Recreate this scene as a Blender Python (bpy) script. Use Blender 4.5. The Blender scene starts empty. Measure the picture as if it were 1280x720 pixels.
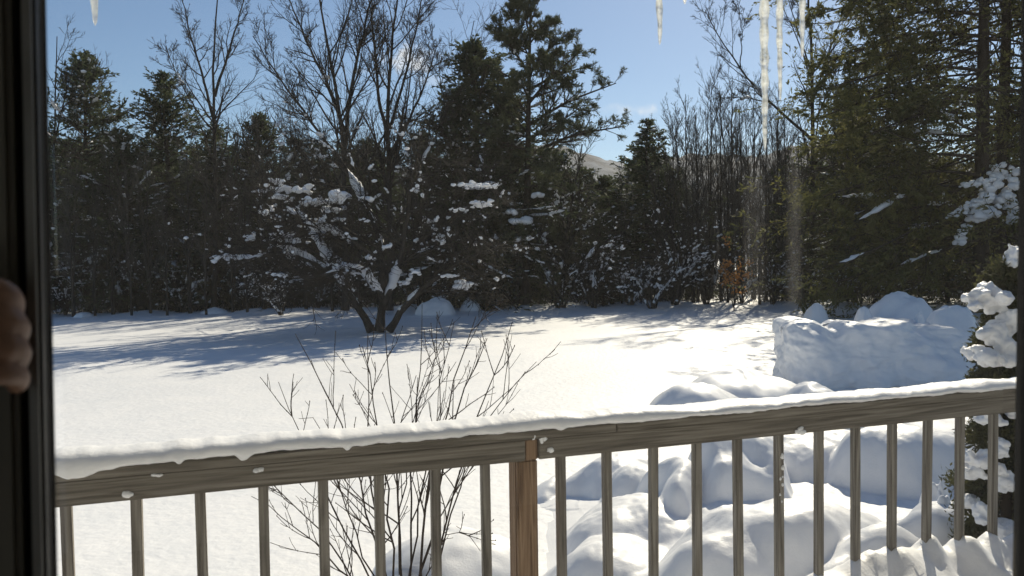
import bpy, bmesh, math, random
import numpy as np
from mathutils import Vector, Matrix, Euler, noise

R = math.radians
SC = bpy.context.scene
COL = SC.collection
# ------------------------------------------------------------------ camera, sky, sun, exposure
CAMZ = 2.5
FPX = 1004.0                                   # focal length in pixels of the 1280 px wide photograph
CAMROT = Euler((R(88.0), 0, 0)).to_matrix() @ Euler((0, 0, R(-0.8))).to_matrix()
cam_data = bpy.data.cameras.new('camera'); cam = bpy.data.objects.new('camera', cam_data); COL.objects.link(cam)
cam.matrix_world = Matrix.Translation((0, 0, CAMZ)) @ CAMROT.to_4x4()
cam_data.sensor_width = 36; cam_data.lens = 36 * FPX / 1280
cam_data.clip_start = 0.02; cam_data.clip_end = 12000
cam_data.dof.use_dof = True; cam_data.dof.focus_distance = 22; cam_data.dof.aperture_fstop = 9.5
SC.camera = cam

SUN_AZ = R(22); SUN_EL = R(35.5)                 # to the right of the view direction, in front of the camera
SUNDIR = Vector((math.sin(SUN_AZ) * math.cos(SUN_EL), math.cos(SUN_AZ) * math.cos(SUN_EL), math.sin(SUN_EL)))
sun_data = bpy.data.lights.new('sun', 'SUN'); sun_data.energy = 4.6; sun_data.angle = R(0.53); sun_data.color = (1, 0.90, 0.71)
sun = bpy.data.objects.new('sun', sun_data); COL.objects.link(sun)
sun.rotation_euler = SUNDIR.to_track_quat('Z', 'Y').to_euler(); sun.location = (20, 30, 40)

def ray(px, py):
    return CAMROT @ Vector(((px - 640) / FPX, -(py - 360) / FPX, -1.0))
def at(px, py, Y):
    d = ray(px, py); return Vector((0, 0, CAMZ)) + d * (Y / d.y)
def ground_y(px, py, z=0.0):
    d = ray(px, py); return (z - CAMZ) / d.z * d.y

world = bpy.data.worlds.new('World'); SC.world = world; world.use_nodes = True
wt = world.node_tree; wt.nodes.clear()
def wn(t, **k):
    n = wt.nodes.new(t)
    for a, b in k.items(): setattr(n, a, b)
    return n
w_out = wn('ShaderNodeOutputWorld'); w_bg = wn('ShaderNodeBackground'); w_sky = wn('ShaderNodeTexSky', sky_type='NISHITA', sun_disc=False)
w_sky.sun_elevation = SUN_EL; w_sky.sun_rotation = SUN_AZ; w_sky.air_density = 1.0; w_sky.dust_density = 0.35; w_sky.ozone_density = 2.6; w_sky.altitude = 300
w_bg.inputs['Strength'].default_value = 0.076
w_co = wn('ShaderNodeTexCoord')
prev = w_sky.outputs[0]
# a few small clouds low over the trees: directions on the sky, broken up by noise
for (px, py, sx, sz, gain) in ((511, 74, .042, .017, 1.0), (548, 100, .03, .008, .25), (782, 137, .028, .010, .34), (803, 139, .018, .009, .5), (470, 90, .04, .006, .22)):
    c = ray(px, py).normalized()
    m = wn('ShaderNodeVectorMath', operation='SUBTRACT'); m.inputs[1].default_value = c
    wt.links.new(w_co.outputs['Generated'], m.inputs[0])
    nz = wn('ShaderNodeTexNoise'); nz.inputs['Scale'].default_value = 55; nz.inputs['Detail'].default_value = 5
    wt.links.new(w_co.outputs['Generated'], nz.inputs['Vector'])
    s = wn('ShaderNodeVectorMath', operation='MULTIPLY'); s.inputs[1].default_value = (1 / sx, 1 / sx, 1 / sz)
    wt.links.new(m.outputs[0], s.inputs[0])
    ln = wn('ShaderNodeVectorMath', operation='LENGTH'); wt.links.new(s.outputs[0], ln.inputs[0])
    ad = wn('ShaderNodeMath', operation='MULTIPLY_ADD'); ad.inputs[1].default_value = 2.6; wt.links.new(nz.outputs[0], ad.inputs[0]); wt.links.new(ln.outputs['Value'], ad.inputs[2])
    mr = wn('ShaderNodeMapRange'); mr.inputs[1].default_value = 2.3; mr.inputs[2].default_value = 1.1; mr.inputs[3].default_value = 0; mr.inputs[4].default_value = gain
    mr.interpolation_type = 'SMOOTHSTEP'
    wt.links.new(ad.outputs[0], mr.inputs[0])
    mx = wn('ShaderNodeMix', data_type='RGBA'); mx.inputs['B'].default_value = (10.5, 10.5, 10.6, 1)
    wt.links.new(mr.outputs[0], mx.inputs['Factor']); wt.links.new(prev, mx.inputs['A']); prev = mx.outputs['Result']
wt.links.new(prev, w_bg.inputs[0]); wt.links.new(w_bg.outputs[0], w_out.inputs[0])

SC.view_settings.view_transform = 'Standard'; SC.view_settings.look = 'None'; SC.view_settings.gamma = 1.0
SC.view_settings.exposure = 0.31
SC.render.engine = 'CYCLES'
SC.cycles.max_bounces = 8; SC.cycles.diffuse_bounces = 3; SC.cycles.transparent_max_bounces = 16; SC.cycles.sample_clamp_indirect = 6

# ------------------------------------------------------------------ materials
def new_mat(name):
    m = bpy.data.materials.new(name); m.use_nodes = True; m.node_tree.nodes.clear(); return m, m.node_tree
def mat(name, c1, c2, scale=5, rough=.8, stretch=(1, 1, 1), detail=6, bump=0, bscale=None, lo=.35, hi=.65, spec=.3, transl=0.0, rand=0.0, dist=.02):
    m, t = new_mat(name); N = t.nodes.new; L = t.links.new
    out = N('ShaderNodeOutputMaterial'); co = N('ShaderNodeTexCoord'); mp = N('ShaderNodeMapping'); mp.inputs['Scale'].default_value = stretch
    L(co.outputs['Object'], mp.inputs['Vector'])
    nz = N('ShaderNodeTexNoise'); nz.inputs['Scale'].default_value = scale; nz.inputs['Detail'].default_value = detail; nz.inputs['Roughness'].default_value = .6
    L(mp.outputs[0], nz.inputs['Vector'])
    cr = N('ShaderNodeValToRGB'); cr.color_ramp.elements[0].position = lo; cr.color_ramp.elements[1].position = hi
    cr.color_ramp.elements[0].color = (*c1, 1); cr.color_ramp.elements[1].color = (*c2, 1)
    L(nz.outputs[0], cr.inputs[0]); colour = cr.outputs[0]
    if rand:
        oi = N('ShaderNodeObjectInfo'); mr = N('ShaderNodeMapRange'); mr.inputs[3].default_value = 1 - rand; mr.inputs[4].default_value = 1 + rand
        L(oi.outputs['Random'], mr.inputs[0]); hs = N('ShaderNodeHueSaturation'); L(mr.outputs[0], hs.inputs['Value']); L(colour, hs.inputs['Color']); colour = hs.outputs[0]
    p = N('ShaderNodeBsdfPrincipled'); p.inputs['Roughness'].default_value = rough; p.inputs['Specular IOR Level'].default_value = spec
    L(colour, p.inputs['Base Color']); sh = p.outputs[0]
    if bump:
        b = N('ShaderNodeBump'); b.inputs['Strength'].default_value = bump; b.inputs['Distance'].default_value = dist
        n2 = N('ShaderNodeTexNoise'); n2.inputs['Scale'].default_value = bscale or scale * 2; n2.inputs['Detail'].default_value = 6
        L(mp.outputs[0], n2.inputs['Vector']); L(n2.outputs[0], b.inputs['Height']); L(b.outputs[0], p.inputs['Normal'])
    if transl:
        tr = N('ShaderNodeBsdfTranslucent'); L(colour, tr.inputs['Color']); mx = N('ShaderNodeMixShader'); mx.inputs[0].default_value = transl
        L(sh, mx.inputs[1]); L(tr.outputs[0], mx.inputs[2]); sh = mx.outputs[0]
    L(sh, out.inputs['Surface']); return m

M_SNOW = mat('snow', (.80, .81, .83), (.86, .86, .87), 1.5, .55, bump=.5, bscale=9, spec=.25, dist=.03)
M_SNOWFINE = mat('settled_snow', (.80, .81, .83), (.86, .86, .87), 6, .5, bump=.35, bscale=60, spec=.25, dist=.006)
M_TREESNOW = mat('branch_snow', (.76, .77, .80), (.84, .84, .86), 4, .6, bump=.4, bscale=9, spec=.2, dist=.03)
M_BARK = mat('grey_bark', (.020, .017, .014), (.070, .062, .054), 6, .95, (1, 1, .25), bump=.6, bscale=14, spec=.1)
M_TWIG = mat('twigs', (.024, .021, .018), (.055, .048, .041), 3, .9, spec=.15, rand=.2)
M_REDTWIG = mat('brown_twigs', (.042, .039, .035), (.090, .084, .075), 3, .9, spec=.15, rand=.2)
M_PINEBARK = mat('conifer_bark', (.025, .019, .015), (.075, .060, .050), 5, .95, (1, 1, .3), bump=.6, bscale=12, spec=.1)
M_NEEDLE = mat('dark_needles', (.042, .055, .030), (.105, .125, .062), .9, .75, transl=.42, spec=.2, rand=.25)
M_PINE = mat('pine_needles', (.055, .068, .036), (.125, .138, .07), 1.0, .7, transl=.32, spec=.25)
M_HEMLOCK = mat('hemlock_needles', (.065, .076, .026), (.20, .19, .062), .7, .7, transl=.5, spec=.25)
M_YEW = mat('shrub_needles', (.035, .042, .016), (.105, .102, .036), 9, .7, transl=.3, spec=.25)
M_BEECH = mat('dry_leaves', (.45, .20, .06), (.64, .34, .12), 3, .7, transl=.45, spec=.15)
M_ICE = None

def wood(name, c1, c2, c3, axis):
    m, t = new_mat(name); N = t.nodes.new; L = t.links.new
    out = N('ShaderNodeOutputMaterial'); co = N('ShaderNodeTexCoord'); mp = N('ShaderNodeMapping')
    st = [14, 14, 14]; st[axis] = .55; mp.inputs['Scale'].default_value = st
    oi = N('ShaderNodeObjectInfo'); ad = N('ShaderNodeVectorMath', ); ad.operation = 'ADD'
    sc = N('ShaderNodeVectorMath'); sc.operation = 'SCALE'; sc.inputs['Scale'].default_value = 37
    cx = N('ShaderNodeCombineXYZ'); L(oi.outputs['Random'], cx.inputs[0]); L(oi.outputs['Random'], cx.inputs[1]); L(oi.outputs['Random'], cx.inputs[2])
    L(cx.outputs[0], sc.inputs[0]); L(co.outputs['Object'], mp.inputs[0]); L(mp.outputs[0], ad.inputs[0]); L(sc.outputs[0], ad.inputs[1])
    n1 = N('ShaderNodeTexNoise'); n1.inputs['Scale'].default_value = 1.1; n1.inputs['Detail'].default_value = 3; n1.inputs['Distortion'].default_value = .6; L(ad.outputs[0], n1.inputs['Vector'])
    # growth rings: contours of the stretched noise
    mu = N('ShaderNodeMath'); mu.operation = 'MULTIPLY'; mu.inputs[1].default_value = 46; L(n1.outputs[0], mu.inputs[0])
    si = N('ShaderNodeMath'); si.operation = 'SINE'; L(mu.outputs[0], si.inputs[0])
    n2 = N('ShaderNodeTexNoise'); n2.inputs['Scale'].default_value = 7; n2.inputs['Detail'].default_value = 8; L(ad.outputs[0], n2.inputs['Vector'])
    mr = N('ShaderNodeMath'); mr.operation = 'MULTIPLY_ADD'; mr.inputs[1].default_value = .12; L(si.outputs[0], mr.inputs[0]); L(n2.outputs[0], mr.inputs[2])
    cr = N('ShaderNodeValToRGB'); e = cr.color_ramp.elements; e[0].position = .25; e[0].color = (*c1, 1); e[1].position = .78; e[1].color = (*c3, 1)
    k = e.new(.52); k.color = (*c2, 1)
    L(mr.outputs[0], cr.inputs[0])
    p = N('ShaderNodeBsdfPrincipled'); p.inputs['Roughness'].default_value = .82; p.inputs['Specular IOR Level'].default_value = .25; L(cr.outputs[0], p.inputs['Base Color'])
    b = N('ShaderNodeBump'); b.inputs['Strength'].default_value = .5; b.inputs['Distance'].default_value = .003; L(mr.outputs[0], b.inputs['Height']); L(b.outputs[0], p.inputs['Normal'])
    L(p.outputs[0], out.inputs[0]); return m
M_WOODX = wood('weathered_wood_lengthwise', (.085, .073, .058), (.168, .149, .122), (.245, .222, .188), 0)
M_WOODZ = wood('weathered_wood_upright', (.10, .088, .074), (.20, .182, .156), (.29, .268, .235), 2)
M_POST = wood('brown_post_wood', (.12, .072, .041), (.235, .15, .09), (.315, .215, .135), 2)
M_STILE = mat('stile_paint', (.085, .078, .062), (.12, .11, .09), 14, .7, (1, 1, .2), spec=.2)
M_FRAME = mat('dark_frame_paint', (.010, .009, .008), (.017, .015, .013), 18, .6, (1, 1, .3), spec=.2)
M_BEAD = mat('frame_bead', (.085, .082, .072), (.16, .153, .137), 30, .5, (1, 1, .25), spec=.5, bump=.2)
M_WALLIN = mat('room_plaster', (.72, .68, .60), (.78, .74, .66), 3, .9)
M_FLOOR = mat('room_floorboards', (.10, .06, .035), (.17, .10, .06), 4, .5, (1, 8, 1))
M_SIDING = mat('house_siding', (.34, .33, .30), (.40, .39, .36), 3, .8, (1, 1, 12))
M_SOFFIT = mat('soffit_paint', (.40, .39, .36), (.46, .45, .42), 3, .7)
M_REFLECTED_SKIN = mat('reflected_skin', (.20, .11, .068), (.27, .15, .098), 30, .5, spec=.35)
M_HILL = mat('snowy_woods_hillside', (.085, .09, .10), (.24, .26, .29), .012, .95, detail=12, lo=.42, hi=.62)

def glass_mat():
    m, t = new_mat('window_glass'); N = t.nodes.new; L = t.links.new
    out = N('ShaderNodeOutputMaterial'); tr = N('ShaderNodeBsdfTransparent'); tr.inputs[0].default_value = (.97, .98, .97, 1)
    gl = N('ShaderNodeBsdfGlossy'); gl.inputs['Roughness'].default_value = 0.0; gl.inputs['Color'].default_value = (1, 1, 1, 1)
    fr = N('ShaderNodeFresnel'); fr.inputs['IOR'].default_value = 1.5
    mx = N('ShaderNodeMixShader'); L(fr.outputs[0], mx.inputs[0]); L(tr.outputs[0], mx.inputs[1]); L(gl.outputs[0], mx.inputs[2])
    # a dust film added for veiling glare; two room reflections painted as soft bands (pane coordinates: x along the pane, z up)
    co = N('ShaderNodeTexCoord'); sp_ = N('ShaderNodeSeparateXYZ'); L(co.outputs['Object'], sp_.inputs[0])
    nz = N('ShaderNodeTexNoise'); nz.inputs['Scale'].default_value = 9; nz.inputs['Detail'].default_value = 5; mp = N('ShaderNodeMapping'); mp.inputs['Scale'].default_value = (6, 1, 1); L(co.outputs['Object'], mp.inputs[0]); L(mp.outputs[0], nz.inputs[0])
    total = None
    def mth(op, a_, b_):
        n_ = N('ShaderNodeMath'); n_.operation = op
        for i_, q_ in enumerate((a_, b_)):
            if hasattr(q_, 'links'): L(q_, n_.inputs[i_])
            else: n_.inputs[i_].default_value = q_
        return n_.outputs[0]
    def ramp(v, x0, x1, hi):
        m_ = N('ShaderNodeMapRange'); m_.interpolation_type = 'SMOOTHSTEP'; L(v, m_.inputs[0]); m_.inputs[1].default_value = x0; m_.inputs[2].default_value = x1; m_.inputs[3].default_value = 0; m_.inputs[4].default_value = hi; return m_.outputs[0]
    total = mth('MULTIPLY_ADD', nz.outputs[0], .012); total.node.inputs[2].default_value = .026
    for (s0, s1, z0, z1, g_) in REFLECTION_BANDS:
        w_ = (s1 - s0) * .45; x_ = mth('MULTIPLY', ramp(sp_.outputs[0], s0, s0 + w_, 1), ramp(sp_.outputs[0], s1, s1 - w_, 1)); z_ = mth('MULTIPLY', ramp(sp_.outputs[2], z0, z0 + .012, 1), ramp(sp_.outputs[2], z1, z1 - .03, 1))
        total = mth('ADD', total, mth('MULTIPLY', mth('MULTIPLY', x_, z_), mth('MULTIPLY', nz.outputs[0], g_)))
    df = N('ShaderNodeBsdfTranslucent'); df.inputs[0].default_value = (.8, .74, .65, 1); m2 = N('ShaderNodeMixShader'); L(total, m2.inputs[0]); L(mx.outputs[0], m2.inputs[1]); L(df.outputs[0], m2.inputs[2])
    L(m2.outputs[0], out.inputs[0]); return m

def ice_mat():
    m, t = new_mat('icicle_ice'); N = t.nodes.new; L = t.links.new
    out = N('ShaderNodeOutputMaterial'); co = N('ShaderNodeTexCoord'); nz = N('ShaderNodeTexNoise'); nz.inputs['Scale'].default_value = 60; nz.inputs['Detail'].default_value = 4
    L(co.outputs['Object'], nz.inputs['Vector']); b = N('ShaderNodeBump'); b.inputs['Strength'].default_value = .9; b.inputs['Distance'].default_value = .004; L(nz.outputs[0], b.inputs['Height'])
    p = N('ShaderNodeBsdfPrincipled'); p.inputs['Base Color'].default_value = (.93, .95, .95, 1); p.inputs['Roughness'].default_value = .12; p.inputs['IOR'].default_value = 1.31
    p.inputs['Transmission Weight'].default_value = .75; L(b.outputs[0], p.inputs['Normal'])
    tl = N('ShaderNodeBsdfTranslucent'); tl.inputs[0].default_value = (.92, .93, .90, 1)
    mx = N('ShaderNodeMixShader'); n3 = N('ShaderNodeTexNoise'); n3.inputs['Scale'].default_value = 45; n3.inputs['Detail'].default_value = 3; L(co.outputs['Object'], n3.inputs['Vector']); mr = N('ShaderNodeMapRange'); mr.inputs[1].default_value = .4; mr.inputs[2].default_value = .65; mr.inputs[3].default_value = .04; mr.inputs[4].default_value = .55; L(n3.outputs[0], mr.inputs[0]); L(mr.outputs[0], mx.inputs[0]); L(p.outputs[0], mx.inputs[1]); L(tl.outputs[0], mx.inputs[2])
    L(mx.outputs[0], out.inputs[0]); return m
M_ICE = ice_mat()

# ------------------------------------------------------------------ mesh helpers
class MB:
    """collects vertices and faces (numpy) and links them as ONE mesh object"""
    def __init__(s): s.v = []; s.q = []; s.t = []; s.n = 0
    def add(s, v, q=None, t=None):
        v = np.asarray(v, np.float32).reshape(-1, 3)
        if q is not None and len(q): s.q.append(np.asarray(q, np.int64).reshape(-1, 4) + s.n)
        if t is not None and len(t): s.t.append(np.asarray(t, np.int64).reshape(-1, 3) + s.n)
        s.v.append(v); s.n += len(v)
    def mesh(s, name, material, smooth=True):
        me = bpy.data.meshes.new(name)
        v = np.concatenate(s.v) if s.v else np.zeros((0, 3), np.float32)
        q = np.concatenate(s.q) if s.q else np.zeros((0, 4), np.int64); t = np.concatenate(s.t) if s.t else np.zeros((0, 3), np.int64)
        me.vertices.add(len(v)); me.vertices.foreach_set('co', v.ravel())
        nl = q.size + t.size; me.loops.add(nl); me.polygons.add(len(q) + len(t))
        me.loops.foreach_set('vertex_index', np.concatenate([q.ravel(), t.ravel()]).astype(np.int32))
        ls = np.concatenate([np.arange(len(q)) * 4, q.size + np.arange(len(t)) * 3]).astype(np.int32)
        me.polygons.foreach_set('loop_start', ls)
        me.polygons.foreach_set('use_smooth', np.full(len(ls), smooth, bool))
        me.update(calc_edges=True); me.materials.append(material); return me
    def build(s, name, material, parent=None, smooth=True):
        return link(name, s.mesh(name, material, smooth), parent)
def link(name, me, parent=None):
    o = bpy.data.objects.new(name, me); COL.objects.link(o)
    if name in ('snow_load', 'snow_clumps', 'bough_snow'): o['kind'] = 'stuff'      # a dusting nobody could count
    if parent is not None: o.parent = parent
    return o
def thing(name, label, cat, loc=(0, 0, 0), rz=0.0, group=None):
    o = bpy.data.objects.new(name, None); COL.objects.link(o); o.empty_display_size = .3
    o.location = loc; o.rotation_euler = (0, 0, rz); return tag(o, label, cat, group)
def tag(o, label, cat, group=None):
    o['label'] = label; o['category'] = cat
    if group: o['group'] = group
    return o
def dup(root, loc, rz=0.0, scale=1.0, label=None, group=None):
    r = root.copy(); COL.objects.link(r); r.location = loc; r.rotation_euler = (0, 0, rz)
    r.scale = (scale, scale, scale) if not isinstance(scale, tuple) else scale
    if label: r['label'] = label
    if group: r['group'] = group
    for ch in list(root.children):
        c = ch.copy(); COL.objects.link(c); c.parent = r
    return r

def box(mb, x0, x1, y0, y1, z0, z1):
    v = [(x, y, z) for x in (x0, x1) for y in (y0, y1) for z in (z0, z1)]
    mb.add(v, [(0, 1, 3, 2), (4, 6, 7, 5), (0, 4, 5, 1), (2, 3, 7, 6), (0, 2, 6, 4), (1, 5, 7, 3)])
def bevel_box(name, dims, material, parent, loc=(0, 0, 0), bev=.004, seg=2, name_mesh=None):
    bm = bmesh.new(); bmesh.ops.create_cube(bm, size=1)
    for v in bm.verts: v.co = Vector((v.co.x * dims[0], v.co.y * dims[1], v.co.z * dims[2]))
    bmesh.ops.bevel(bm, geom=bm.edges[:], offset=bev, segments=seg, affect='EDGES')
    me = bpy.data.meshes.new(name); bm.to_mesh(me); bm.free(); me.materials.append(material)
    o = link(name, me, parent); o.location = loc; return o

def norm(a): return a / np.maximum(np.linalg.norm(a, axis=-1, keepdims=True), 1e-9)
def tubes(mb, P, Rd, n=5):
    """P (N,K,3) polylines, Rd (N,K) radii -> N open tubes of n sides"""
    P = np.asarray(P, float); Rd = np.asarray(Rd, float)
    if len(P) == 0: return
    N, K, _ = P.shape
    T = norm(np.gradient(P, axis=1)); ref = np.where(np.abs(T[:, :1, 2:3]) > .9, np.array([1., 0, 0]), np.array([0, 0, 1.]))
    A = norm(np.cross(T, np.broadcast_to(ref, T.shape))); B = np.cross(T, A)
    a = np.arange(n) * 2 * math.pi / n
    V = P[:, :, None] + Rd[:, :, None, None] * (A[:, :, None] * np.cos(a)[:, None] + B[:, :, None] * np.sin(a)[:, None])
    i = np.arange(N)[:, None, None] * K * n; k = np.arange(K - 1)[None, :, None] * n; j = np.arange(n)[None, None]; j2 = (j + 1) % n
    q = np.stack([i + k + j, i + k + j2, i + k + n + j2, i + k + n + j], -1)
    mb.add(V, q.reshape(-1, 4))
def diamonds(mb, C, D, l, w, rng):
    """leaf-sized faces: centre C, direction D, length l, width w"""
    N = len(C); D = norm(D); Nn = norm(np.cross(D, rng.normal(size=(N, 3))))
    l = np.broadcast_to(np.asarray(l, float), (N,))[:, None]; w = np.broadcast_to(np.asarray(w, float), (N,))[:, None]
    V = np.stack([C - D * l / 2, C + Nn * w / 2 - D * l * .08, C + D * l / 2, C - Nn * w / 2 - D * l * .08], 1)
    mb.add(V, np.arange(N * 4).reshape(N, 4))
_bm = bmesh.new(); bmesh.ops.create_icosphere(_bm, subdivisions=2, radius=1); ICO_V = np.array([v.co[:] for v in _bm.verts]); ICO_F = np.array([[v.index for v in f.verts] for f in _bm.faces]); _bm.free()
_bm = bmesh.new(); bmesh.ops.create_icosphere(_bm, subdivisions=1, radius=1); ICO1_V = np.array([v.co[:] for v in _bm.verts]); ICO1_F = np.array([[v.index for v in f.verts] for f in _bm.faces]); _bm.free()
def blobs(mb, C, S, rng, fine=False, rough=.22):
    """lumpy rounded clumps, C (N,3), S (N,3) half sizes"""
    V0, F0 = (ICO_V, ICO_F) if fine else (ICO1_V, ICO1_F)
    N = len(C)
    if N == 0: return
    d = 1 + rough * rng.normal(size=(N, 1, 3)) * V0[None] * .5 + rough * .6 * np.sin(V0[None] @ rng.normal(size=(N, 3, 3)) * 2.2)
    V = C[:, None] + V0[None] * np.clip(d, .5, 1.6) * S[:, None]
    F = (F0[None] + (np.arange(N) * len(V0))[:, None, None]).reshape(-1, 3)
    mb.add(V, None, F)
def sprout(P, Rd, n, t0, t1, ang, lf, K, trop, wob, rng, rf=.6, rmin=.008, flat=0.0, lmin=0.05, taper=.25, lvar=.35, tip_short=.55):
    """n children per polyline; returns P, R, index of the parent, t"""
    N, KP, _ = P.shape; idx = np.repeat(np.arange(N), n); M = len(idx)
    t = rng.uniform(t0, t1, M); f = t * (KP - 1); i0 = np.minimum(f.astype(int), KP - 2); w = (f - i0)[:, None]
    p = P[idx, i0] * (1 - w) + P[idx, i0 + 1] * w; T = norm(P[idx, i0 + 1] - P[idx, i0]); r = (Rd[idx, i0] * (1 - w[:, 0]) + Rd[idx, i0 + 1] * w[:, 0])
    Lp = np.linalg.norm(np.diff(P, axis=1), axis=-1).sum(1)[idx]
    rv = rng.normal(size=(M, 3)); rv[:, 2] *= (1 - flat); perp = norm(np.cross(np.cross(T, rv), T))
    a = np.radians(rng.uniform(ang[0], ang[1], M))[:, None]; d = T * np.cos(a) + perp * np.sin(a)
    L = np.maximum(Lp * lf * (1 - tip_short * t) * rng.uniform(1 - lvar, 1 + lvar, M), lmin)
    out = [p]; 
    for k in range(K - 1):
        d = norm(d + np.array([0, 0, trop]) + wob * rng.normal(size=(M, 3))); out.append(out[-1] + d * (L / (K - 1))[:, None])
    Q = np.stack(out, 1); r0 = np.maximum(np.minimum(r * rf, L * .03 + rmin), rmin)
    RR = r0[:, None] * np.linspace(1, taper, K)[None]; return Q, np.maximum(RR, rmin * .7), idx, t
def curve(pts, K):
    """Catmull-like resample of a list of points"""
    pts = np.array([tuple(p) for p in pts], float); d = np.r_[0, np.cumsum(np.linalg.norm(np.diff(pts, axis=0), axis=1))]; d /= d[-1]; s = np.linspace(0, 1, K)
    out = np.stack([np.interp(s, d, pts[:, i]) for i in range(3)], -1)
    for _ in range(2): out[1:-1] = .25 * out[:-2] + .5 * out[1:-1] + .25 * out[2:]
    return out
def snow_on(mb, P, Rd, frac, rng, thick=.05, lo=0.0, hi=1.0, blob=0.0, maxslope=.85):
    """snow lying along the upper side of branches: lumpy sausages plus clumps"""
    N, K, _ = P.shape
    if N == 0: return
    n = max(1, int(N * frac)); idx = rng.choice(N, n, replace=n > N)
    a = rng.uniform(lo, hi * .8, n); b = np.minimum(a + rng.uniform(.12, .45, n), hi); s = np.linspace(0, 1, 9)[None]
    f = (a[:, None] + (b - a)[:, None] * s) * (K - 1); i0 = np.minimum(f.astype(int), K - 2); w = (f - i0)[..., None]
    q = P[idx[:, None], i0] * (1 - w) + P[idx[:, None], i0 + 1] * w; r = Rd[idx[:, None], i0]
    T = norm(q[:, -1] - q[:, 0]); ok = np.abs(T[:, 2]) < maxslope; q = q[ok]; r = r[ok]; n = len(q)
    if n == 0: return
    m_ = q.mean(1); keep = rng.uniform(size=n) < np.clip(.45 + 1.1 * np.sin(m_[:, 0] * 1.15 + 1.3) * np.sin(m_[:, 2] * 1.5 + .8 * m_[:, 1]), .10, 1); q = q[keep]; r = r[keep]; n = len(q)
    if n == 0: return
    pr = np.array([.05, .6, .9, 1, 1, 1, .9, .6, .05])[None] * rng.uniform(.45, 1.45, (n, 9)); th = thick * rng.uniform(.4, 1.3, (n, 1))
    rad = pr * (np.minimum(r, .10) * .7 + th); q = q.copy(); q[..., 2] += r * .75 + th * .25; q += rng.normal(size=q.shape) * thick * .18; tubes(mb, q, rad, 5)
    if blob > 0:
        m = max(1, int(n * blob)); j = rng.choice(n, m); c = q[j, rng.integers(1, 8, m)]; s = thick * rng.uniform(1.0, 2.6, (m, 1)) * np.array([1.25, 1.25, .8]); blobs(mb, c, s, rng)

# ------------------------------------------------------------------ setting: ground, hill
GR = np.random.default_rng(5)
_W = [(GR.uniform(-1, 1, 2) * f, GR.uniform(0, 6.28), amp) for f, amp, c in ((.12, .045, 4), (.4, .022, 5), (1.3, .008, 6), (3.5, .0028, 6)) for _ in range(c)]
def ground(x, y):
    x = np.asarray(x, float); y = np.asarray(y, float); z = np.zeros_like(x)
    for k, ph, amp in _W: z = z + amp * np.sin(k[0] * x + k[1] * y + ph)
    fade = np.clip(1.4 - y / 60, .25, 1); z = z * fade
    z = z + 0.10 * np.exp(-((y - 41.5) / 2.0) ** 2) * (1 + .8 * np.sin(x * .9) + .5 * np.sin(x * 2.3 + 1)) * (y > 30)
    # wells blown round the stems of the old apple tree
    z = z + .16 * np.exp(-(((x + 5.2) / 1.3) ** 2 + ((y - 30.6) / .9) ** 2))
    # trampled, drifted strip under the railing and along the right bank
    k = np.clip((x - 0.0) / 2.5, 0, 1) * np.exp(-((y - 6.2) / 2.4) ** 2); z = z + k * .03
    return z
ny, nx = 420, 300
ys = np.concatenate([np.linspace(1.2, 3.0, 10), np.geomspace(3.1, 70, ny - 60), np.geomspace(73, 6000, 50)]); u = np.linspace(-1, 1, nx)
Yg, Ug = np.meshgrid(ys, u, indexing='ij'); Xg = Ug * (Yg * .95 + 6)
Zg = ground(Xg, Yg); Zg = np.where(Yg > 70, Zg * .2, Zg)
i = np.arange(len(ys) - 1)[:, None] * nx + np.arange(nx - 1)[None]
mb = MB(); mb.add(np.stack([Xg, Yg, Zg], -1), np.stack([i, i + 1, i + nx + 1, i + nx], -1).reshape(-1, 4))
g = mb.build('snow_ground', M_SNOW); g['kind'] = 'structure'; g['label'] = 'smooth white snow field sloping away from the deck to the woods'
mb = MB()      # ground behind and under the house
box(mb, -40, 40, -40, 1.2, -.4, -.02); o = mb.build('snow_ground', M_SNOW, smooth=False); o['kind'] = 'structure'

mb = MB(); hx = np.linspace(-2500, 2500, 160); hy = np.linspace(900, 2600, 60); HX, HY = np.meshgrid(hx, hy, indexing='xy')
prof = np.sin(np.clip((HY - 900) / 900, 0, 1) * math.pi / 2)
HZ = prof * (190 + 45 * np.sin(HX / 330 + .6) + 25 * np.sin(HX / 120 + 2) + 10 * np.sin(HX / 47)) + prof * (6 * np.sin(HX / 19 + HY / 31) + 5 * np.sin(HX / 13 - HY / 23)) - 6
i = np.arange(59)[:, None] * 160 + np.arange(159)[None]
mb.add(np.stack([HX, HY, HZ], -1), np.stack([i, i + 1, i + 161, i + 160], -1).reshape(-1, 4))
h = mb.build('hills', M_HILL); h['kind'] = 'structure'; h['label'] = 'far snow dusted wooded hill showing through the gap in the trees'

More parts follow.
